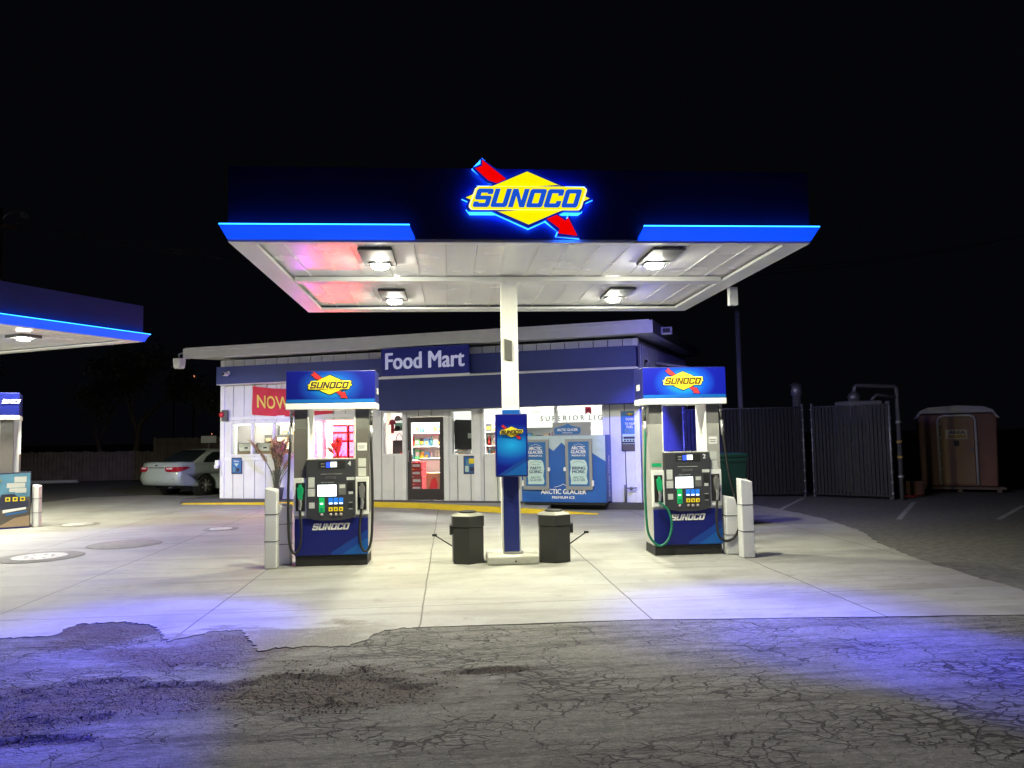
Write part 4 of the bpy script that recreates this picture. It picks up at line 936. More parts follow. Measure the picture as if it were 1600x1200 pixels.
# ================================================================= FUEL PUMPS
def pump(x, y, rot, number, label, lit, green=False, sz=1.0, endtext=False):
    t = thing('fuel_pump', label, 'fuel pump', (x, y, .008), rot, 'fuel pumps'); t.scale = (1, 1, sz)
    def P_(name, mb, par=None, **k): return mb.build(name, par or t, **k)
    mb = MB(); mb.box(-.455, .455, -.235, .235, 0, .13, 'black_plinth'); P_('plinth', mb, bevel=.004)
    mb = MB(); mb.box(-.47, .47, -.23, .23, .131, .66, 'pump_steel'); mb.box(-.465, .465, -.252, -.231, .135, .6, 'print_navy')
    cab = P_('cabinet', mb, bevel=.005)
    mb = MB(); e = -.2545
    mb.add([(.0, e, .137), (.463, e, .137), (.463, e, .45), (.0, e, .17)], [(0, 1, 2, 3)], 'print_cyan_dark'); mb.add([(.13, e-.002, .137), (.463, e-.002, .137), (.463, e-.002, .345)], [(0, 1, 2)], 'print_cyan')
    letters(mb, 'SUNOCO', -.245, .245, .455, .54, e-.003, 'print_white'); P_('graphic', mb, cab, recalc=False)
    for s in (-1, 1):
        mb = MB(); a, b_ = (.30, .48) if s > 0 else (-.48, -.30)
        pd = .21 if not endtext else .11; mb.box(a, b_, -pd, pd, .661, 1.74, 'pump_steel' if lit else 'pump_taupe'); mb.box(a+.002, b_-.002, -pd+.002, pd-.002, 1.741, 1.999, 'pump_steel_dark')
        q = a if s > 0 else b_; mb.box(q-.006, q+.006, -.222, .2, .661, 1.999, 'trim_white')
        if s > 0: mb.box(a+.03, b_-.03, -.213, -.2105, 1.46, 1.56, 'print_white'); mb.box(a+.04, b_-.05, -.2155, -.2135, 1.515, 1.522, 'black_line'); mb.box(a+.05, b_-.06, -.2155, -.2135, 1.49, 1.497, 'black_line'); mb.box(a+.04, b_-.04, -.213, -.2105, 1.25, 1.36, 'label'); mb.box(a+.04, b_-.04, -.213, -.2105, 1.13, 1.235, 'label')
        elif green: mb.box(a+.02, b_-.03, -.213, -.2105, 1.17, 1.215, 'green_plastic')
        po = P_('post', mb, bevel=.004)
        # nozzle boot
        mb = MB(); c = s*.39; mb.box(c-.085, c+.085, -.25, -.2105, .64, 1.12, 'trim_white'); mb.box(c-.058, c+.058, -.256, -.2505, .70, 1.06, 'rubber'); bo = P_('nozzle_boot', mb, bevel=.01)
        gk = 'green_plastic' if (green and s < 0) or (s < 0) else 'pump_steel_dark'
        mb = MB(); mb.prism([(c-.022, .86), (c+.03, .84), (c+.045, .98), (c+.01, 1.03), (c-.035, 1.0)], -.31, -.262, gk)
        mb.tube([(c+.0, -.285, .88), (c+.01, -.30, .80), (c+.0, -.30, .72)], [.02, .022, .018], 'steel'); mb.tube([(c+.03, -.29, .97), (c+.045, -.30, .85), (c+.01, -.30, .79)], .006, 'rubber', 6)
        mb.box(c-.015, c+.02, -.30, -.27, 1.0, 1.04, gk)
        P_('nozzle', mb, bevel=.004)
        hk = 'hose_green' if green and s < 0 else 'rubber'
        ex = .10 if (green and s > 0) else 0
        pts = [(s*.50, -.20, 1.97), (s*.51, -.23, 1.78), (s*.515, -.29, 1.5), (s*(.53+ex*.4), -.31, 1.0), (s*(.525+ex*1.6), -.32, .5), (s*(.50+ex*1.2), -.33, .26), (s*(.44+ex*.5), -.335, .18), (s*.385, -.33, .25), (s*.365, -.32, .45), (s*.38, -.305, .64), (c, -.30, .72)]
        if s < 0 and green: pts = [(-.53, -.20, 1.97), (-.545, -.23, 1.78), (-.56, -.29, 1.5), (-.585, -.31, 1.0), (-.58, -.32, .45), (-.54, -.33, .25), (-.42, -.335, .14), (-.30, -.335, .22), (-.245, -.33, .42), (-.29, -.32, .60), (-.38, -.305, .69), (c, -.30, .72)]
        mb = MB(); mb.tube(smooth_path(pts), .0165, hk, 10); ho = P_('hose', mb)
        mb = MB(); x1 = pts[1][0]; mb.tube([(x1, -.2, 1.99), (x1, -.215, 1.9)], .024, 'steel'); mb.tube([(x1, -.215, 1.9), (x1, -.235, 1.78)], .017, 'rubber'); mb.tube([(x1, -.235, 1.78), (x1, -.27, 1.58)], [.026, .022], 'steel'); P_('breakaway_coupling', mb, ho)
        if s > 0 and green:
            pts = [(.50, .05, 1.97), (.505, .02, 1.5), (.53, -.05, 1.0), (.56, -.1, .6), (.54, -.12, .35), (.49, -.1, .25), (.47, 0, .35), (.475, .05, .8)]
            mb = MB(); mb.tube(smooth_path(pts), .0165, 'hose_green', 10); P_('hose', mb)
    # console
    mb = MB(); q = [(-.31, 1.35), (-.31, .64), (-.27, .60), (-.12, .575), (.12, .575), (.27, .60), (.31, .64), (.31, 1.35)]
    mb.prism(q, -.285, -.10, 'pump_dark'); mb.box(-.31, .31, -.288, -.09, 1.351, 1.365, 'pump_steel'); mb.box(-.296, .296, -.099, .2, .661, 1.35, 'pump_steel')
    con = P_('console', mb, bevel=.006)
    e = -.287
    mb = MB(); mb.box(-.165, .07, e-.004, e, .885, 1.03, 'screen'); P_('screen', mb, con)
    mb = MB(); mb.box(-.16, .18, e-.001, e+.001, 1.235, 1.335, 'rubber'); mb.box(-.06, -.0, e-.004, e-.0015, 1.25, 1.32, 'screen_blue'); mb.box(.0, .075, e-.004, e-.0015, 1.258, 1.32, 'screen'); mb.text('SALE', -.10, 1.30, .016, e-.003, 'label', .02, fit=.05); mb.text('GALS', -.10, 1.265, .016, e-.003, 'label', .02, fit=.05)
    mb.text(str(number), .235, 1.30, .055, e-.003, 'print_white', .04); P_('price_display', mb, con)
    mb = MB()
    for (a, c, z0, z1) in ((-.285, -.205, 1.0, 1.13), (-.29, -.20, .885, .985), (-.275, -.205, .735, .81), (.20, .30, 1.085, 1.125), (.225, .28, .905, .94), (.11, .18, .985, 1.03)): mb.box(a, c, e-.002, e, z0, z1, 'label')
    mb.box(-.13, .14, e-.002, e, 1.165, 1.169, 'label'); mb.text('REGULAR', 0, 1.12, .035, e-.002, 'pump_steel_dark', .02, fit=.14); mb.text('SELECT GRADE', -.04, 1.06, .012, e-.002, 'label', .02, fit=.16)
    mb.box(.11, .18, e-.002, e, .91, .95, 'pump_steel_dark'); mb.box(.10, .19, e-.001, e, .9, 1.04, 'pump_steel_dark')
    mb.box(.215, .285, e-.006, e, .965, 1.06, 'rubber'); mb.box(.22, .28, e-.006, e, .74, .79, 'rubber'); mb.box(.225, .275, e-.003, e, .715, .722, 'label'); mb.box(.225, .275, e-.003, e, .80, .806, 'label')
    P_('labels', mb, con)
    mb = MB()
    mb.box(-.15, -.08, e-.003, e, .68, .87, 'green_button')
    for i in range(3): 
        a = -.03+i*.065; mb.box(a, a+.055, e-.003, e, .78, .865, 'blue_button'); mb.box(a+.008, a+.047, e-.005, e-.0031, .785, .80, 'screen'); mb.box(a+.003, a+.052, e-.007, e, .695, .745, 'yellow_button'); mb.box(a+.018, a+.037, e-.009, e-.0071, .708, .730, 'pump_dark')
        mb.lathe([(.02, 0), (.017, -.008)], (a+.028, e, .652), 'round_button', 12, 'y')
    mb.box(-.135, -.10, e-.006, e-.0031, .785, .80, 'screen'); mb.box(-.14, -.09, e-.008, e-.0031, .695, .745, 'green_plastic'); mb.lathe([(.02, 0), (.017, -.008)], (-.115, e, .652), 'round_button', 12, 'y')
    P_('button_panel', mb, con)
    # header
    hm = 'header_lit' if lit else 'header_dim'
    mb = MB(); mb.box(-.57, .57, -.28, .20, 2.08, 2.50, 'print_navy'); mb.box(-.575, .575, -.285, .205, 2.0, 2.0795, 'trim_white')
    hd = P_('header', mb, bevel=.008)
    mb = MB(); mb.box(-.565, .565, -.003, .0, -.205, .20, hm); mb.box(-.565, .565, -.0045, -.0032, -.205, -.16, 'print_cyan')
    p_ = P_('header_panel', mb, hd); p_.location = (0, -.281, 2.29)
    K = ('lit_yellow', 'lit_cream', 'lit_ink', 'lit_red', 'print_navy') if lit else ('print_yellow', 'print_yellow', 'print_ink', 'print_red', 'print_ink')
    mb = MB(); logo(mb, -.01 if not lit else -.02, 2.315, .57, -.288, K); P_('logo', mb, hd, recalc=False)
    mb = MB(); endtext or (mb.box(.571, .575, -.06, .1, 2.2, 2.28, 'print_white'), mb.box(-.575, -.571, -.1, .06, 2.2, 2.28, 'print_white'))
    if endtext:
        for s in (1, -1):
            mb.xf = Matrix.Translation((s*.578, 0, 0)) @ Matrix.Rotation(R(90*s), 4, 'Z'); letters(mb, 'SUNOCO', -.09, .23, 2.30, 2.375, 0, 'print_white')
        mb.xf = None
    P_('sticker', mb, hd)
    return t
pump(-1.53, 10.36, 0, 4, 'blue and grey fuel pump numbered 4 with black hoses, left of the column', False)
pump(3.15, 10.36, 0, 2, 'blue and grey fuel pump numbered 2 with green hose, right of the column', True, True)

# bollards
def bollard(x, y, h, w_, label, side):
    t = thing('bollard', label, 'bollard', (x, y, .008), 0, 'white bollards guarding the pumps')
    mb = MB(); w2 = w_/2
    mb.add([(-w2, -w2, 0), (w2, -w2, 0), (w2, w2, 0), (-w2, w2, 0), (-w2, -w2, h+side*.02), (w2, -w2, h-side*.02), (w2, w2, h+.0), (-w2, w2, h+.03)], [(0, 3, 2, 1), (4, 5, 6, 7), (0, 1, 5, 4), (1, 2, 6, 5), (2, 3, 7, 6), (3, 0, 4, 7)], 'bollard_white')
    mb.build('sleeve', t, bevel=.012)
    mb = MB()
    for z in (.27*h/.8, .68*min(1, h)): mb.box(-w2-.003, w2+.003, -w2-.003, w2+.003, z, z+.008, 'black_line')
    mb.build('seam', t)
bollard(-2.27, 10.08, .99, .15, 'tall white square bollard in front of the left pump corner', 1)
bollard(-2.16, 10.38, .76, .15, 'short white square bollard behind the tall one at the left pump', 1)
bollard(3.81, 9.78, .99, .16, 'tall white square bollard in front of the right pump corner', 1)
bollard(3.73, 10.12, .74, .17, 'short white square bollard behind the hose of the right pump', 1)

# green wheeled cart behind right pump
def cart(x, y, rot, label):
    t = thing('wheeled_bin', label, 'wheeled bin', (x, y, .008), rot, 'dark green wheeled bins')
    mb = MB(); mb.add([(-.2, -.25, .06), (.2, -.25, .06), (.2, .25, .06), (-.2, .25, .06), (-.27, -.33, 1.16), (.27, -.33, 1.16), (.27, .33, 1.16), (-.27, .33, 1.16)], [(0, 3, 2, 1), (4, 5, 6, 7), (0, 1, 5, 4), (1, 2, 6, 5), (2, 3, 7, 6), (3, 0, 4, 7)], 'cart_green')
    mb.box(-.28, .28, -.345, .345, 1.1, 1.17, 'cart_green'); mb.build('bin_body', t, bevel=.02)
    mb = MB(); mb.prism([(-.3, 1.175), (.3, 1.175), (.27, 1.25), (-.27, 1.25)], -.35, .35, 'cart_green'); mb.build('lid', t, bevel=.02)
    mb = MB(); mb.lathe([(.12, -.28), (.12, -.22)], (0, .22, .12), 'rubber', 16, 'x'); mb.lathe([(.12, .22), (.12, .28)], (0, .22, .12), 'rubber', 16, 'x'); mb.tube([(-.22, .22, .12), (.22, .22, .12)], .012, 'steel', 6); mb.build('wheels', t)
cart(4.78, 13.2, R(10), 'dark green wheeled bin standing just right of the right pump')
cart(4.62, 14.9, R(-12), 'dark green wheeled bin seen between the posts of the right pump')

# ================================================================= LEFT CANOPY (second island)
B2 = A+R(5); KX, KY = -6.31, 16.36
def W2(a, c, z=0.):   # a: along -u (left/back), c: towards camera (-v)
    ua = Vector((-math.cos(B2), math.sin(B2))); va = Vector((-math.sin(B2), -math.cos(B2))); p = Vector((KX, KY))+ua*a+va*c; return (p.x, p.y, z)
can2 = thing('canopy', 'second smaller-looking fuel canopy cut off by the left edge of the picture', 'canopy', W2(3, 4))
can2.rotation_euler = (0, 0, -B2)
c2 = lambda: MB()
def b2(mb, a0, a1, c0, c1, z0, z1, k): mb.box(3-a1, 3-a0, 4-c1, 4-c0, z0, z1, k)
Z2 = 3.72
mb = MB(); b2(mb, 0, .12, 0, 9, Z2, Z2+.72, 'navy_band'); b2(mb, .12, 6, 0, .12, Z2, Z2+.72, 'navy_fascia'); b2(mb, .12, 6, 8.88, 9, Z2, Z2+.72, 'navy_fascia'); b2(mb, 5.88, 6, .12, 8.88, Z2, Z2+.72, 'navy_fascia'); b2(mb, .12, 5.88, .12, 8.88, Z2+.6, Z2+.65, 'roof_metal'); mb.build('fascia', can2)
mb = MB()
for i in range(24): b2(mb, .1, 5.9, .1+i*.366, .1+i*.366+.36, Z2+.02, Z2+.04, 'white_soffit')
b2(mb, 0, 6, 0, .2, Z2-.03, Z2-.001, 'white_metal'); b2(mb, 0, .2, .2, 8.8, Z2-.03, Z2-.001, 'white_metal'); mb.build('soffit', can2)
mb = MB(); o_ = .09; xx = 3.0+.002
mb.add([(xx, 4.05, Z2-.02), (xx, -5, Z2-.02), (xx+o_, -5, Z2+.13), (xx+o_, 4.08, Z2+.13), (xx, 4.05, Z2+.01), (xx, -5, Z2+.01), (xx+o_-.02, -5, Z2+.13), (xx+o_-.02, 4.12, Z2+.13)], [(0, 1, 2, 3), (7, 6, 5, 4), (0, 3, 7, 4), (1, 5, 6, 2), (0, 4, 5, 1)], 'light_bar'); lb = mb.build('light_bar', can2)
mb = MB(); mb.box(xx+o_-.03, xx+o_, -5, 4.12, Z2+.131, Z2+.145, 'light_bar_top'); mb.build('led_strip', lb)
mb = MB(); b2(mb, 2.9, 3.1, 4.4, 4.6, 0, Z2, 'white_metal'); mb.build('column', can2)
for a, c in ((1.35, 1.6), (1.35, 5), (4.4, 1.6), (4.4, 5)):
    mb = MB(); b2(mb, a-.25, a+.25, c-.2, c+.2, Z2-.04, Z2+.019, 'lamp_box'); f = mb.build('canopy_light', can2)
    mb = MB(); mb.lathe([(.11, Z2-.075), (.115, Z2-.06), (.11, Z2-.041)], (3-a, 4-c, 0), 'lens', 18); mb.build('lens', f)
    x, y, _ = W2(a, c); area('canopy_lamp', (x, y, Z2-.1), .2, LAMP_W*1.7, (1, .97, .74), (x, y, 0), disk=True)
spot('light_bar_beam', W2(-.2, .8, 3.7), W2(-3.0, 2.5, 0), 500, (.15, .15, 1), 100, .8)
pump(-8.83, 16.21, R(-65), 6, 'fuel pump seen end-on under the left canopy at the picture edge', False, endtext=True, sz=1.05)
# advertising panel in front of that pump
t = thing('advertising_panel', 'printed panel of a racing car at the far left by the end-on pump', 'advertising panel', (-8.57, 15.6, .008), R(26))
mb = MB(); mb.box(-.5, .45, 0, .35, 0, 1.07, 'poster_dark'); mb.box(-.5, .45, -.02, .36, 0, .02, 'print_navy'); mb.build('case', t)
mb = MB(); e = -.003; mb.add([(-.49, e, .55), (.44, e, .60), (.44, e, 1.06), (-.49, e, 1.02)], [(0, 1, 2, 3)], 'poster_sky'); mb.add([(-.49, e, .03), (.44, e, .03), (.44, e, .60), (-.49, e, .55)], [(0, 1, 2, 3)], 'poster_road'); mb.add([(-.1, e-.002, .03), (.44, e-.002, .03), (.44, e-.002, .24), (.2, e-.002, .2)], [(0, 1, 2, 3)], 'poster_tan')
mb.prism([(-.05, .36), (.42, .40), (.42, .52), (.3, .56), (.18, .66), (-.02, .66), (-.08, .5)], e-.005, e-.002, 'poster_dark'); mb.prism([(.0, .30), (.38, .36), (.38, .40), (.0, .36)], e-.0075, e-.0055, 'print_white'); mb.prism([(.05, .25), (.40, .30), (.40, .33), (.05, .29)], e-.0075, e-.0055, 'poster_blue')
for a in range(3): mb.box(.04+a*.12, .12+a*.12, e-.0075, e-.0055, .52, .60, 'print_yellow'); mb.box(.06+a*.12, .10+a*.12, e-.0095, e-.0078, .54, .58, 'poster_dark')
for a, b_, c, d in ((.18, .38, .88, .99), (.06, .36, .78, .87), (.2, .38, .68, .77), (.1, .2, .7, .77)): mb.box(a, b_, e-.0095, e-.008, c, d, 'label')
mb.prism([(-.2, .35), (-.11, .35), (-.09, .5), (-.11, .64), (-.18, .64), (-.2, .5)], e-.0075, e-.0055, 'print_red'); mb.prism([(-.19, .22), (-.1, .22), (-.11, .35), (-.19, .35)], e-.0075, e-.0055, 'print_white')
logo(mb, -.12, .93, .18, e-.004, ('print_yellow', 'print_yellow', 'print_ink', 'print_red', 'print_navy')); mb.build('graphic', t, recalc=False)
bollard(-8.11, 15.93, .80, .13, 'white square bollard at the right edge of the racing car panel', 1)

# covers and patches on the forecourt
def cover(px, py, r, label, k='iron_light', ring=True):
    p = gz(px, py); t = thing('manhole_cover', label, 'manhole cover', (p.x, p.y, .009), 0, 'round covers on the forecourt')
    if ring: mb = MB(); mb.lathe([(r*1.6, 0), (r*1.58, .002)], (0, 0, 0), 'tar', 36); mb.build('collar', t)
    mb = MB(); mb.lathe([(r, .0025), (r*.98, .008), (r*.8, .008), (r*.78, .006), (r*.2, .007)], (0, 0, 0), k, 32)
    for i in range(8): a = i*math.pi/4; mb.box(r*.5*math.cos(a)-.02, r*.5*math.cos(a)+.02, r*.5*math.sin(a)-.02, r*.5*math.sin(a)+.02, .006, .012, k)
    mb.build('lid', t)
cover(120, 820, .26, 'small pale round cover near the advertising panel'); cover(136, 819, .12, 'tiny pale round cover touching the small one near the panel', ring=False)
cover(345, 827, .2, 'pale round cover in a dark collar in front of the shop left corner'); cover(62, 871, .36, 'large pale speckled cover nearest to the camera at left', ring=True)
p = gz(195, 851); mb = MB(); mb.lathe([(.55, 0), (.545, .002)], (0, 0, 0), 'tar', 40); o = mb.build('tar_patch', None, (p.x, p.y, .0092)); struct(o)
p = gz(345, 829)

# ================================================================= CAR
def sedan(x, y, rot, sc):
    t = thing('parked_car', 'silver four-door sedan parked beside the left end of the shop', 'car', (x, y, .008), rot); t.scale = (sc, sc, sc)
    # local: y forward (rear at y=0), x right
    WR, RY, FY, L_ = .33, 1.08, 3.86, 4.8
    def arch(cy): return [(cy-.40*math.cos(a), .30+.40*math.sin(a)) for a in [math.pi*i/10 for i in range(11)]]
    low = [(.02, .50), (.10, .37)]+[(RY-.40, .33)]+arch(RY)[0:]+[(RY+.40, .2), (FY-.40, .2)]+arch(FY)+[(FY+.4, .24), (L_-.08, .25), (L_, .42)]
    top = [(L_-.02, .62), (L_-.15, .78), (4.2, .90), (3.55, .98), (2.4, .99), (1.2, 1.01), (.62, 1.07), (.22, 1.09), (.08, 1.04), (.05, .80), (.0, .60)]
    sil = low+top
    slices = [(-.905, .05, .93), (-.89, .02, .975), (-.80, .0, 1.), (-.4, -.04, 1.01), (.4, -.04, 1.01), (.80, .0, 1.), (.89, .02, .975), (.905, .05, .93)]
    mb = MB(); vs = []; fs = []; n = len(sil)
    for (sx_, pull, zs) in slices:
        for (a, b_) in sil:
            yy = a+(pull*3.0 if a < .7 else -pull*3.0 if a > 4.1 else 0); zz = b_ if b_ < .72 else .72+(b_-.72)*(1 if abs(sx_) < .85 else (.86 if abs(sx_) < .9 else .55))
            k_ = sx_*(1-.05*max(0, (b_-.75))/.3); 
            vs.append((k_, yy, zz))
    for i in range(len(slices)-1):
        for j in range(n): fs.append((i*n+j, i*n+(j+1) % n, (i+1)*n+(j+1) % n, (i+1)*n+j))
    fs += [tuple(range(n)), tuple(reversed([(len(slices)-1)*n+j for j in range(n)]))]
    mb.add(vs, fs, 'car_paint', True); bd = mb.build('body', t); 
    # greenhouse
    def ring(yr, yf, w_, z): return [(-w_, yr, z), (w_, yr, z), (w_, yf, z), (-w_, yf, z)]
    mb = MB(); secs = [(.62, 3.62, .80, .99), (.86, 3.30, .765, 1.14), (1.20, 2.95, .70, 1.32), (1.48, 2.62, .63, 1.42), (1.75, 2.3, .54, 1.455), (1.95, 2.1, .3, 1.465)]
    vs = []; fs = []
    for s in secs: vs += ring(*s)
    for i in range(len(secs)-1):
        for j in range(4): fs.append((i*4+j, i*4+(j+1) % 4, (i+1)*4+(j+1) % 4, (i+1)*4+j))
    fs.append(tuple((len(secs)-1)*4+j for j in range(4))); mb.add(vs, fs, 'car_paint', True); rf = mb.build('roof', t, bevel=.03, seg=3)
    # glass
    mb = MB()
    mb.add([(-.68, .66, 1.035), (.68, .66, 1.035), (.70, .84, 1.145), (.60, 1.19, 1.335), (.53, 1.40, 1.405), (-.53, 1.40, 1.405), (-.60, 1.19, 1.335), (-.70, .84, 1.145)], [(0, 1, 2, 7), (7, 2, 3, 6), (6, 3, 4, 5)], 'car_glass'); 
    for q in range(len(mb.v)): mb.v[q] = (mb.v[q][0], mb.v[q][1]-.012, mb.v[q][2]+.022)
    mb.build('rear_window', t)
    mb = MB(); mb.add([(-.70, 3.5, 1.05), (.70, 3.5, 1.05), (.58, 2.85, 1.36), (-.58, 2.85, 1.36)], [(0, 1, 2, 3)], 'car_glass')
    for q in range(len(mb.v)): mb.v[q] = (mb.v[q][0], mb.v[q][1]+.02, mb.v[q][2]+.02)
    mb.build('windscreen', t)
    for s in (-1, 1):
        for a in ([(1.02, 1.04, .80), (1.95, 1.04, .80), (1.95, 1.37, .675), (1.50, 1.36, .68), (1.2, 1.22, .735)], [(2.02, 1.04, .80), (3.2, 1.04, .80), (2.72, 1.33, .69), (2.02, 1.37, .675)]):
            mb = MB(); mb.add([(s*(c+.012), a_, b_) for a_, b_, c in a], [tuple(range(len(a)))], 'car_glass'); mb.build('side_window', t)
    # lights, bumper, plate, trim
    for s in (-1, 1):
        mb = MB(); st_ = [(.40, -.062, .80, .93), (.62, -.045, .79, .935), (.80, .0, .79, .94), (.885, .07, .80, .94), (.925, .16, .82, .94), (.925, .30, .86, .935), (.92, .42, .90, .92)]; nn = len(st_)
        vs = [(s*a, b_, c) for a, b_, c, d in st_]+[(s*a, b_, d) for a, b_, c, d in st_]+[(s*(a-.06), b_+.06, c) for a, b_, c, d in st_]+[(s*(a-.06), b_+.06, d) for a, b_, c, d in st_]
        mb.add(vs, [(i, i+1, nn+i+1, nn+i) for i in range(nn-1)]+[(nn+i, nn+i+1, 3*nn+i+1, 3*nn+i) for i in range(nn-1)]+[(2*nn+i, 2*nn+i+1, i+1, i) for i in range(nn-1)]+[(0, nn, 3*nn, 2*nn), (nn-1, 3*nn-1, 4*nn-1, 2*nn-1)], 'tail_red')
        mb.add([(s*.46, -.068, .87), (s*.70, -.037, .87), (s*.70, -.037, .915), (s*.46, -.066, .91)], [(0, 1, 2, 3)], 'tail_white'); mb.build('tail_light', t)
        mb = MB(); mb.box(s*.60-.12, s*.60+.12, 4.62, 4.82, .62, .74, 'tail_white'); mb.build('headlight', t, bevel=.02)
        mb = MB(); mb.box(min(s*.9, s*1.06), max(s*.9, s*1.06), 2.98, 3.08, .98, 1.1, 'car_paint'); mb.build('mirror', t, bevel=.02)
        for yy in (1.35, 2.35):
            mb = MB(); mb.box(min(s*.905, s*.925), max(s*.905, s*.925), yy, yy+.17, .86, .885, 'chrome'); mb.build('door_handle', t, bevel=.005)
        mb = MB(); mb.box(s*.906-.002, s*.906+.002, 2.0, 2.008, .3, .98, 'car_black'); mb.build('door_seam', t)
    mb = MB(); mb.box(-.26, .26, -.06, -.035, .72, .86, 'plate'); mb.build('number_plate', t)
    mb = MB(); mb.box(-.36, .36, -.065, -.03, .90, .925, 'chrome'); mb.box(-.05, .05, -.06, -.03, .96, 1.0, 'chrome'); mb.build('boot_trim', t, bevel=.004)
    mb = MB(); mb.box(-.76, .76, -.035, .02, .575, .585, 'car_black'); mb.box(-.72, .72, .5, 4.6, .24, .32, 'car_black'); mb.tube([(.45, .04, .30), (.45, .4, .30)], .03, 'car_black', 8); mb.build('underbody', t)
    for yy in (RY, FY):
        for s in (-1, 1):
            mb = MB(); xx = s*.80; mb.lathe([(.20, -.1), (.31, -.11), (WR, -.08), (WR, .08), (.31, .11), (.2, .1)], (xx, yy, WR), 'tyre', 32, 'x'); wh = mb.build('wheel', t)
            mb = MB(); mb.lathe([(.21, .0), (.215, s*.095), (.2, s*.10), (.19, s*.05)], (xx, yy, WR), 'rim_silver', 32, 'x')
            for k in range(7):
                a = 2*math.pi*k/7; d = Vector((0, math.cos(a), math.sin(a))); e_ = Vector((0, -math.sin(a), math.cos(a))); c = Vector((xx+s*.10, yy, WR))
                mb.add([c+e_*.03, c+d*.2+e_*.04, c+d*.2-e_*.04, c-e_*.03, c+e_*.03-Vector((s*.04, 0, 0)), c+d*.2+e_*.04-Vector((s*.04, 0, 0)), c+d*.2-e_*.04-Vector((s*.04, 0, 0)), c-e_*.03-Vector((s*.04, 0, 0))], [(0, 1, 2, 3), (7, 6, 5, 4), (0, 4, 5, 1), (1, 5, 6, 2), (2, 6, 7, 3), (3, 7, 4, 0)], 'rim_silver')
            mb.lathe([(.05, s*.06), (.045, s*.11)], (xx, yy, WR), 'rim_silver', 14, 'x')
            mb.build('rim', wh)
            mb = MB(); mb.lathe([(.39, -.1), (.39, .05)], (s*.74, yy, .32), 'car_black', 24, 'x'); mb.build('wheel_arch', t)
    return t
ca = R(-32); hx, hy = math.sin(-ca), math.cos(ca)     # heading
wx, wy = -7.33, 23.75; sc = .94
# right rear wheel at local (.80,1.08)
lx, ly = .80*sc, 1.08*sc
ox = wx-(lx*math.cos(ca)-ly*math.sin(ca)); oy = wy-(lx*math.sin(ca)+ly*math.cos(ca))
sedan(ox, oy, ca, sc)

# ================================================================= SURROUNDINGS
def plank_fence(p0, p1, h0, h1, label, k='wood_fence'):
    p0, p1 = Vector(p0), Vector(p1); Lh = (p1-p0).length; ang = math.atan2((p1-p0).y, (p1-p0).x); t = thing('wooden_fence', label, 'fence', (p0.x, p0.y, 0), ang, 'plank fences behind the lot')
    mb = MB(); n = int(Lh/.15); rr = random.Random(int(Lh*10))
    for i in range(n):
        a = i*Lh/n; h = h0+(h1-h0)*i/n+rr.uniform(-.02, .03); mb.box(a+.004, a+Lh/n-.006, -.012+rr.uniform(-.004, .004), .012, .02, h, k)
    mb.build('planks', t)
    for i in range(int(Lh/2.4)+1):
        mb = MB(); x_ = i*2.4; hh = h0+(h1-h0)*x_/Lh; mb.box(x_-.05, x_+.05, .03, .13, 0, hh+.03, k); mb.build('post', t)
a = gz(-80, 757); b_ = gz(240, 750); c_ = gz(345, 749)
plank_fence((a.x, a.y), (b_.x, b_.y), 1.3, 1.22, 'long low weathered plank fence behind the left lot')
plank_fence((b_.x, b_.y), (c_.x+1.5, c_.y-.3), 1.78, 1.75, 'short taller plank fence behind the silver car')
mb = MB(); mb.box(-.28, .28, -.02, 0, 0, .26, 'label'); mb.box(-.02, .02, .0, .03, -1.5, .2, 'galv_dim'); p = gy(326, 703, 30); tag(mb.build('fence_sign', None, (p.x, p.y, 1.55)), 'small blank pale board standing above the silver car roof', 'sign')
# parking stop at left
p = gz(82, 755); mb = MB(); mb.prism([(-1, 0), (1, 0), (.98, .12), (-.98, .12)], -.08, .08, 'island'); tag(mb.build('parking_stop', None, (p.x, p.y, 0), R(3), bevel=.02), 'pale concrete parking stop at the foot of the left plank fence', 'parking stop')
# bare trees
def tree(x, y, h, label, seed, leaf=True, lean=0, crown_r=2.2, trunk_r=.14, nleaf=1800):
    t = thing('tree', label, 'tree', (x, y, 0), 0); rr = random.Random(seed); tips = []
    mb = MB()
    def br(p, d, l, r, dep):
        pts = [p]; q = p.copy(); dd = d.copy()
        for i in range(5): dd = (dd+Vector((rr.uniform(-.15, .15), rr.uniform(-.15, .15), rr.uniform(-.05, .12)))).normalized(); q = q+dd*l/5; pts.append(q.copy())
        mb.tube(pts, [r*(1-.1*i) for i in range(6)], 'bark', 7 if dep < 2 else 4, cap=False); tips.append((q, dep))
        if dep < 4:
            for k in range(rr.choice([2, 3, 3])):
                a = rr.uniform(0, 6.28); nd = (dd*.9+Vector((math.cos(a), math.sin(a), rr.uniform(-.1, .5)))*rr.uniform(.5, .9)).normalized(); br(pts[rr.choice([3, 4, 5])], nd, l*rr.uniform(.6, .8), r*.5, dep+1)
    br(Vector((0, 0, 0)), Vector((lean, 0, 1)).normalized(), h*.4, trunk_r, 0); mb.build('trunk', t, recalc=False)
    if leaf:
        mb = MB(); tp = [q for q, d in tips if d >= 2]
        for i in range(nleaf):
            c = tp[rr.randrange(len(tp))]+Vector((rr.gauss(0, .28), rr.gauss(0, .28), rr.gauss(0, .22))); s = rr.uniform(.05, .11); u_ = Vector((rr.uniform(-1, 1), rr.uniform(-1, 1), rr.uniform(-1, 1))).normalized(); v_ = u_.orthogonal().normalized()
            mb.add([c-u_*s, c+v_*s*.5, c+u_*s, c-v_*s*.5], [(0, 1, 2, 3)], 'leaf_dark')
        mb.build('crown', t, recalc=False)
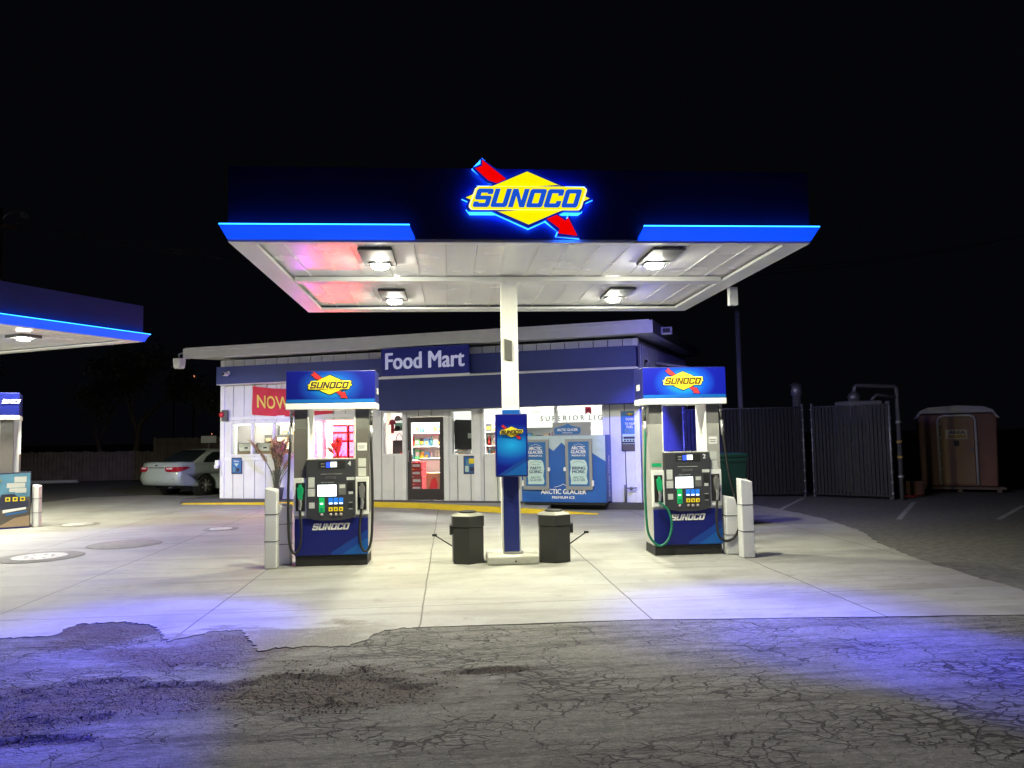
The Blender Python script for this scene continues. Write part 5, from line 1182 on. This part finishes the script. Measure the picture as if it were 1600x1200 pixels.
p = gz(155, 748); tree(p.x, p.y+.8, 5.5, 'bare-trunked tree rising behind the low plank fence', 4, True, -.1, trunk_r=.16, nleaf=2600)
tree(-14.2, 36, 6.5, 'dark leafy tree behind the taller plank fence', 9, True, .05, trunk_r=.2, nleaf=3200)
tree(-24, 38, 7, 'dark leafy tree at the far left behind the fence', 12, True, 0, trunk_r=.2, nleaf=3000)
tree(-9.2, 33.5, 4.6, 'low leafy tree between the taller fence and the shop', 15, True, 0, trunk_r=.12, nleaf=1800)
# utility pole with street light arm
p = gz(8, 748); t = thing('utility_pole', 'reddish wooden utility pole with a lamp arm at the left edge', 'pole', (p.x, p.y-1, 0))
top = gy(8, 325, p.y-1).z
mb = MB(); mb.tube([(0, 0, 0), (0, 0, top)], [.19, .14], 'pole_wood', 12); mb.build('pole', t)
mb = MB(); mb.box(-1.0, 1.0, -.16, -.06, top-1.0, top-.86, 'pole_wood'); [mb.lathe([(.05, 0), (.07, .06), (.03, .14)], (q, -.11, top-.86), 'galv_dim', 10) for q in (-.85, -.3, .3, .85)]; mb.build('crossarm', t)
mb = MB(); mb.tube(smooth_path([(0, 0, top-.6), (.5, 0, top-.2), (1.1, 0, top-.25)]), .03, 'galv', 8); mb.prism([(.95, top-.45), (1.35, top-.5), (1.3, top-.25), (1.0, top-.2)], -.12, .12, 'galv'); mb.build('lamp_arm', t)
x0, y0_, z0 = p.x, p.y-1, top-.75
for k, (dx, z1) in enumerate(((-.85, 0), (.85, .3))):
    mb = MB(); pts = [Vector((x0+dx, y0_, z0)).lerp(Vector((34, y0_+4+k*3, z0+.8+z1)), i/20)-Vector((0, 0, 2.6*4*(i/20)*(1-i/20))) for i in range(21)]
    mb.tube(pts, .016, 'galv_dim', 5); tag(mb.build('overhead_wire', None), '%s overhead wire running from the utility pole across the dark sky' % ['lower', 'upper'][k], 'wire', 'overhead wires')
# tall grey pole right
t = thing('vent_pole', 'tall plain grey pole rising behind the dark slatted fence', 'pole', (9.32, 24, 0)); mb = MB(); mb.tube([(0, 0, 0), (0, 0, 5.45)], [.085, .075], 'trim_white', 14); mb.build('pole', t); mb = MB(); mb.lathe([(.09, 5.45), (.09, 5.5), (.04, 5.56)], (0, 0, 0), 'galv', 14); mb.build('cap', t)
# slatted enclosure
def slat_fence(p0, p1, h, label):
    p0, p1 = Vector(p0), Vector(p1); Lh = (p1-p0).length; ang = math.atan2((p1-p0).y, (p1-p0).x); t = thing('slatted_fence', label, 'fence', (p0.x, p0.y, 0), ang, 'dark slatted fence panels')
    mb = MB(); n = int(Lh/.085); rr = random.Random(int(Lh*7))
    for i in range(n):
        a = i*Lh/n; mb.box(a+.006, a+Lh/n-.010, -.008+rr.uniform(-.006, .006), .006, .06, h+rr.uniform(-.015, .0), 'slat')
    mb.build('slats', t)
    for zz in (h, .08): mb = MB(); mb.tube([(0, .02, zz), (Lh, .02, zz)], .018, 'galv_dim', 8); mb.build('rail', t)
    for q in (0, Lh):
        mb = MB(); mb.tube([(q, 0.03, 0), (q, .03, h+.08)], .028, 'galv', 10)
        for k in range(9): mb.lathe([(.045, 0), (.045, .03)], (q, .03, .12+k*.25), 'galv', 8); 
        mb.build('post', t)
f0 = gz(1112, 777); f1 = gz(1259, 776); f2 = gz(1273, 776); f3 = gz(1395, 781); 
slat_fence((f0.x-.6, f0.y+.2), (f1.x, f1.y), 2.2, 'left dark slatted fence panel behind the right pump'); slat_fence((f2.x, f2.y), (f3.x, f3.y), 2.2, 'right dark slatted fence panel with shiny gate posts')
slat_fence((f3.x+.05, f3.y+.1), (f3.x+2.2, f3.y+5.5), 2.2, 'dark slatted side panel running back from the enclosure corner')
# pipe with gooseneck, tank, chimney
p = gz(1410, 781); q1 = gy(1410, 603, p.y); q2 = gy(1336, 603, p.y)
t = thing('vent_pipe', 'tall grey pipe with a bent arm beside the slatted fence corner', 'pipe', (p.x, p.y, 0)); mb = MB(); mb.tube([(0, 0, 0), (0, 0, q1.z-.05), (-.05, 0, q1.z), (q2.x-p.x, 0, q2.z), (q2.x-p.x-.03, .0, q2.z-.15)], .05, 'galv_dim', 12); mb.build('pipe', t)
mb = MB(); mb.tube([(0, 0, 2.35), (-.5, 0, 2.42), (-.62, 0, 2.3)], .035, 'galv_dim', 10)
for z in (.5, .95, 1.3, 1.75): mb.lathe([(.065, z), (.065, z+.06)], (0, 0, 0), 'ochre' if z in (.95, 1.3) else 'galv', 12)
mb.build('fitting', t)
p = gy(1350, 637, 19.5); t = thing('storage_tank', 'white tank top with a small dome showing above the slatted fence', 'tank', (p.x, 19.8, 0)); mb = MB(); mb.box(-.45, .45, -.4, .4, 0, 2.38, 'tank_white'); mb.build('tank_body', t, bevel=.03); mb = MB(); mb.lathe([(.13, 2.38), (.17, 2.5), (.12, 2.6), (.04, 2.66), (.03, 2.8)], (-.1, 0, 0), 'galv', 16); mb.build('dome', t)
p = gy(1248, 637, 19.6); t = thing('chimney_pipe', 'dark metal chimney pipe standing behind the left slatted fence', 'chimney', (p.x, 19.7, 0)); mb = MB(); mb.lathe([(.11, 0), (.11, 2.55), (.14, 2.56), (.14, 2.72), (.12, 2.8)], (0, 0, 0), 'galv', 18); mb.build('flue', t); mb = MB(); mb.lathe([(.17, 2.81), (.17, 2.84), (.03, 2.9)], (0, 0, 0), 'galv_dim', 18); mb.build('cowl', t)
p = gy(1300, 637, 20); mb = MB(); mb.box(-2.0, 2.1, -.5, .6, 0, .3, 'tank_white'); mb.box(-1.9, 2.0, -.4, .5, .3, 2.25, 'galv_dim'); tag(mb.build('cold_store', None, (p.x-.3, 21.3, 0), R(-10), bevel=.02), 'low grey storage cabinet hidden behind the slatted fence', 'cabinet') if 0 else None
# portable toilet
p0 = gz(1458, 769); p1 = gz(1558, 768); t = thing('portable_toilet', 'brown portable toilet with rounded grey roof standing on planks at the right', 'portable toilet', ((p0.x+p1.x)/2+.2, (p0.y+p1.y)/2+.55, 0), R(-31))
t.scale = (1.04, 1, 1)
mb = MB(); mb.prism([(-.82, .14), (.82, .14), (.86, 1.85), (.80, 1.98), (-.80, 1.98), (-.86, 1.85)], -.6, .6, 'toilet_shell'); mb.build('shell', t, bevel=.04, seg=3)
mb = MB(); mb.prism([(-.92, 1.86), (-.84, 1.88), (-.76, 2.0), (.76, 2.0), (.84, 1.88), (.92, 1.86), (.78, 2.08), (.6, 2.16), (0, 2.2), (-.6, 2.16), (-.78, 2.08)], -.66, .66, 'toilet_roof'); mb.build('roof', t, bevel=.02)
mb = MB(); mb.box(-.37, .36, -.625, -.601, .2, 1.9, 'toilet_door'); dr = mb.build('door', t, bevel=.02)
mb = MB(); mb.tube([(-.40, -.63, .18), (-.41, -.63, 1.8), (-.37, -.63, 1.9), (-.28, -.63, 1.94), (.28, -.63, 1.94), (.37, -.63, 1.9), (.40, -.63, 1.8), (.40, -.63, .18)], .028, 'white_metal', 8); mb.build('door_frame', t)
mb = MB(); mb.box(-.24, .22, -.634, -.6255, 1.34, 1.58, 'toilet_sign'); mb.box(-.20, .20, -.637, -.6345, 1.36, 1.44, 'ochre'); mb.text('AREA', 0, 1.51, .08, -.638, 'print_ink', .03, fit=.36); mb.build('notice', dr)
mb = MB(); mb.box(-.07, .04, -.632, -.6255, 1.16, 1.3, 'rubber'); mb.box(.28, .34, -.65, -.6255, 1.0, 1.12, 'galv_dim')
for z in (.55, .95, 1.35, 1.7): mb.box(-.40, -.35, -.645, -.6255, z, z+.06, 'toilet_roof')
mb.build('handle', dr)
mb = MB()
for k in range(5): mb.box(-1.15, 1.0, -.75+k*.34, -.5+k*.34, .07, .13, 'pallet')
for k in (-1.0, 0, .85): mb.box(k-.05, k+.05, -.75, .85, .0, .069, 'pallet')
tag(mb.build('pallet', None, (t.location.x, t.location.y, .002), R(-31)), 'flat timber pallet under the portable toilet', 'pallet')
mb = MB(); mb.box(-.18, .18, -.15, .15, 0, .36, 'toilet_shell'); mb.tube(smooth_path([(.1, -.2, .05), (-.3, -.35, .03), (-.5, -.1, .03), (-.3, .1, .03), (0, -.1, .04)]), .02, 'print_red', 6); p = gz(1428, 775); tag(mb.build('crate', None, (p.x, p.y, .0), R(10), bevel=.01), 'small brown crate with a coiled red hose left of the portable toilet', 'crate')
# parking lines on the asphalt
def pline(a, b_):
    a = gz(*a); b_ = gz(*b_); d = (b_-a).normalized(); n = Vector((-d.y, d.x, 0))*.045; mb = MB(); mb.add([a-n, b_-n, b_+n, a+n], [(0, 1, 2, 3)], 'line_paint'); o = mb.build('parking_line', None, (0, 0, .005)); struct(o)
pline((1218, 797), (1256, 778)); pline((1404, 812), (1428, 785)); pline((1560, 812), (1600, 790))
# grasses in a planter left
def grass(x, y, h, n, seed, label, pk, zb=.0, spread=.35):
    t = thing('ornamental_grass', label, 'plant', (x, y, .008), 0, 'ornamental grasses by the shop'); rr = random.Random(seed)
    mb = MB(); mb.lathe([(.13, zb), (.17, zb+.3), (.18, zb+.32), (.16, zb+.32)], (0, 0, 0), 'pot', 18); mb.build('pot', t)
    st = MB(); pl_ = MB()
    for i in range(n):
        a = rr.uniform(0, 6.28); s = abs(rr.gauss(0, spread)); hh = h*rr.uniform(.6, 1.0); pts = smooth_path([(0.05*math.cos(a), .05*math.sin(a), zb+.25), (s*.3*math.cos(a), s*.3*math.sin(a), zb+.25+hh*.45), (s*math.cos(a), s*math.sin(a), zb+.2+hh)], 4); st.tube(pts, [.007]*len(pts), 'stem', 4, cap=False)
        e = Vector(pts[-1]); d = (e-Vector(pts[-3])).normalized()
        for k in range(60):
            c = e-d*rr.uniform(0, .32)*h/1.3; o_ = Vector((rr.uniform(-1, 1), rr.uniform(-1, 1), rr.uniform(-.2, 1))).normalized(); l = rr.uniform(.05, .13); w_ = d.cross(o_).normalized()*.016 if d.cross(o_).length > .01 else Vector((.01, 0, 0))
            pl_.add([c-w_, c+w_, c+o_*l+d*l], [(0, 1, 2)], pk if rr.random() < .75 else 'stem')
    for i in range(n*2):
        a = rr.uniform(0, 6.28); s = rr.uniform(.1, spread*1.3); z = zb+.25; pts = smooth_path([(0, 0, z), (s*.5*math.cos(a), s*.5*math.sin(a), z+h*.35), (s*math.cos(a), s*math.sin(a), z+h*rr.uniform(.2, .5))], 4)
        for k in range(len(pts)-1):
            w_ = Vector((-math.sin(a), math.cos(a), 0))*.009*(1-k/len(pts)); st.add([pts[k]-w_, pts[k]+w_, pts[k+1]+w_*.8, pts[k+1]-w_*.8], [(0, 1, 2, 3)], 'stem')
    st.build('stems', t, recalc=False); pl_.build('plumes', t, recalc=False)
p = gz(424, 791); grass(p.x+.05, p.y+.35, 1.35, 26, 5, 'tall dry ornamental grass with tan plumes behind the left bollards', 'plume', .1, .33)
x_, y_, _ = W(-7.62, .32); grass(x_, y_, .62, 16, 8, 'small reddish grass in the pink-lit window behind the left pump', 'plume_pink', .75, .3)
bpy.data.objects[-1] if 0 else None

def far_lamp(px, py, Y, r_, m_, label):
    q = gy(px, py, Y); t = thing('distant_lamp', label, 'lamp', (q.x, q.y, 0), 0, 'lamps far beyond the fences')
    mb = MB(); mb.tube([(0, 0, 0), (0, 0, q.z-r_)], .06, 'pole_wood', 6); mb.build('pole', t)
    mb = MB(); mb.lathe([(r_*.4, -r_), (r_, 0), (r_*.4, r_)], (0, 0, q.z), m_, 10); mb.build('lamp_head', t)
dm('far_orange', (1, .5, .3), .4, emit=(1, .35, .15), es=.9); dm('far_white', (1, .9, .8), .4, emit=(1, .85, .7), es=2)
far_lamp(210, 698, 60, .09, 'far_white', 'tiny white lamp far away above the low plank fence')
far_lamp(303, 588, 55, .08, 'far_orange', 'tiny orange lamp far away left of the shop roof end, the higher one')
far_lamp(272, 600, 58, .07, 'far_orange', 'tiny orange lamp far away left of the shop, the lower one')
far_lamp(331, 678, 62, .05, 'far_orange', 'tiny orange lamp just above the taller fence beside the shop')
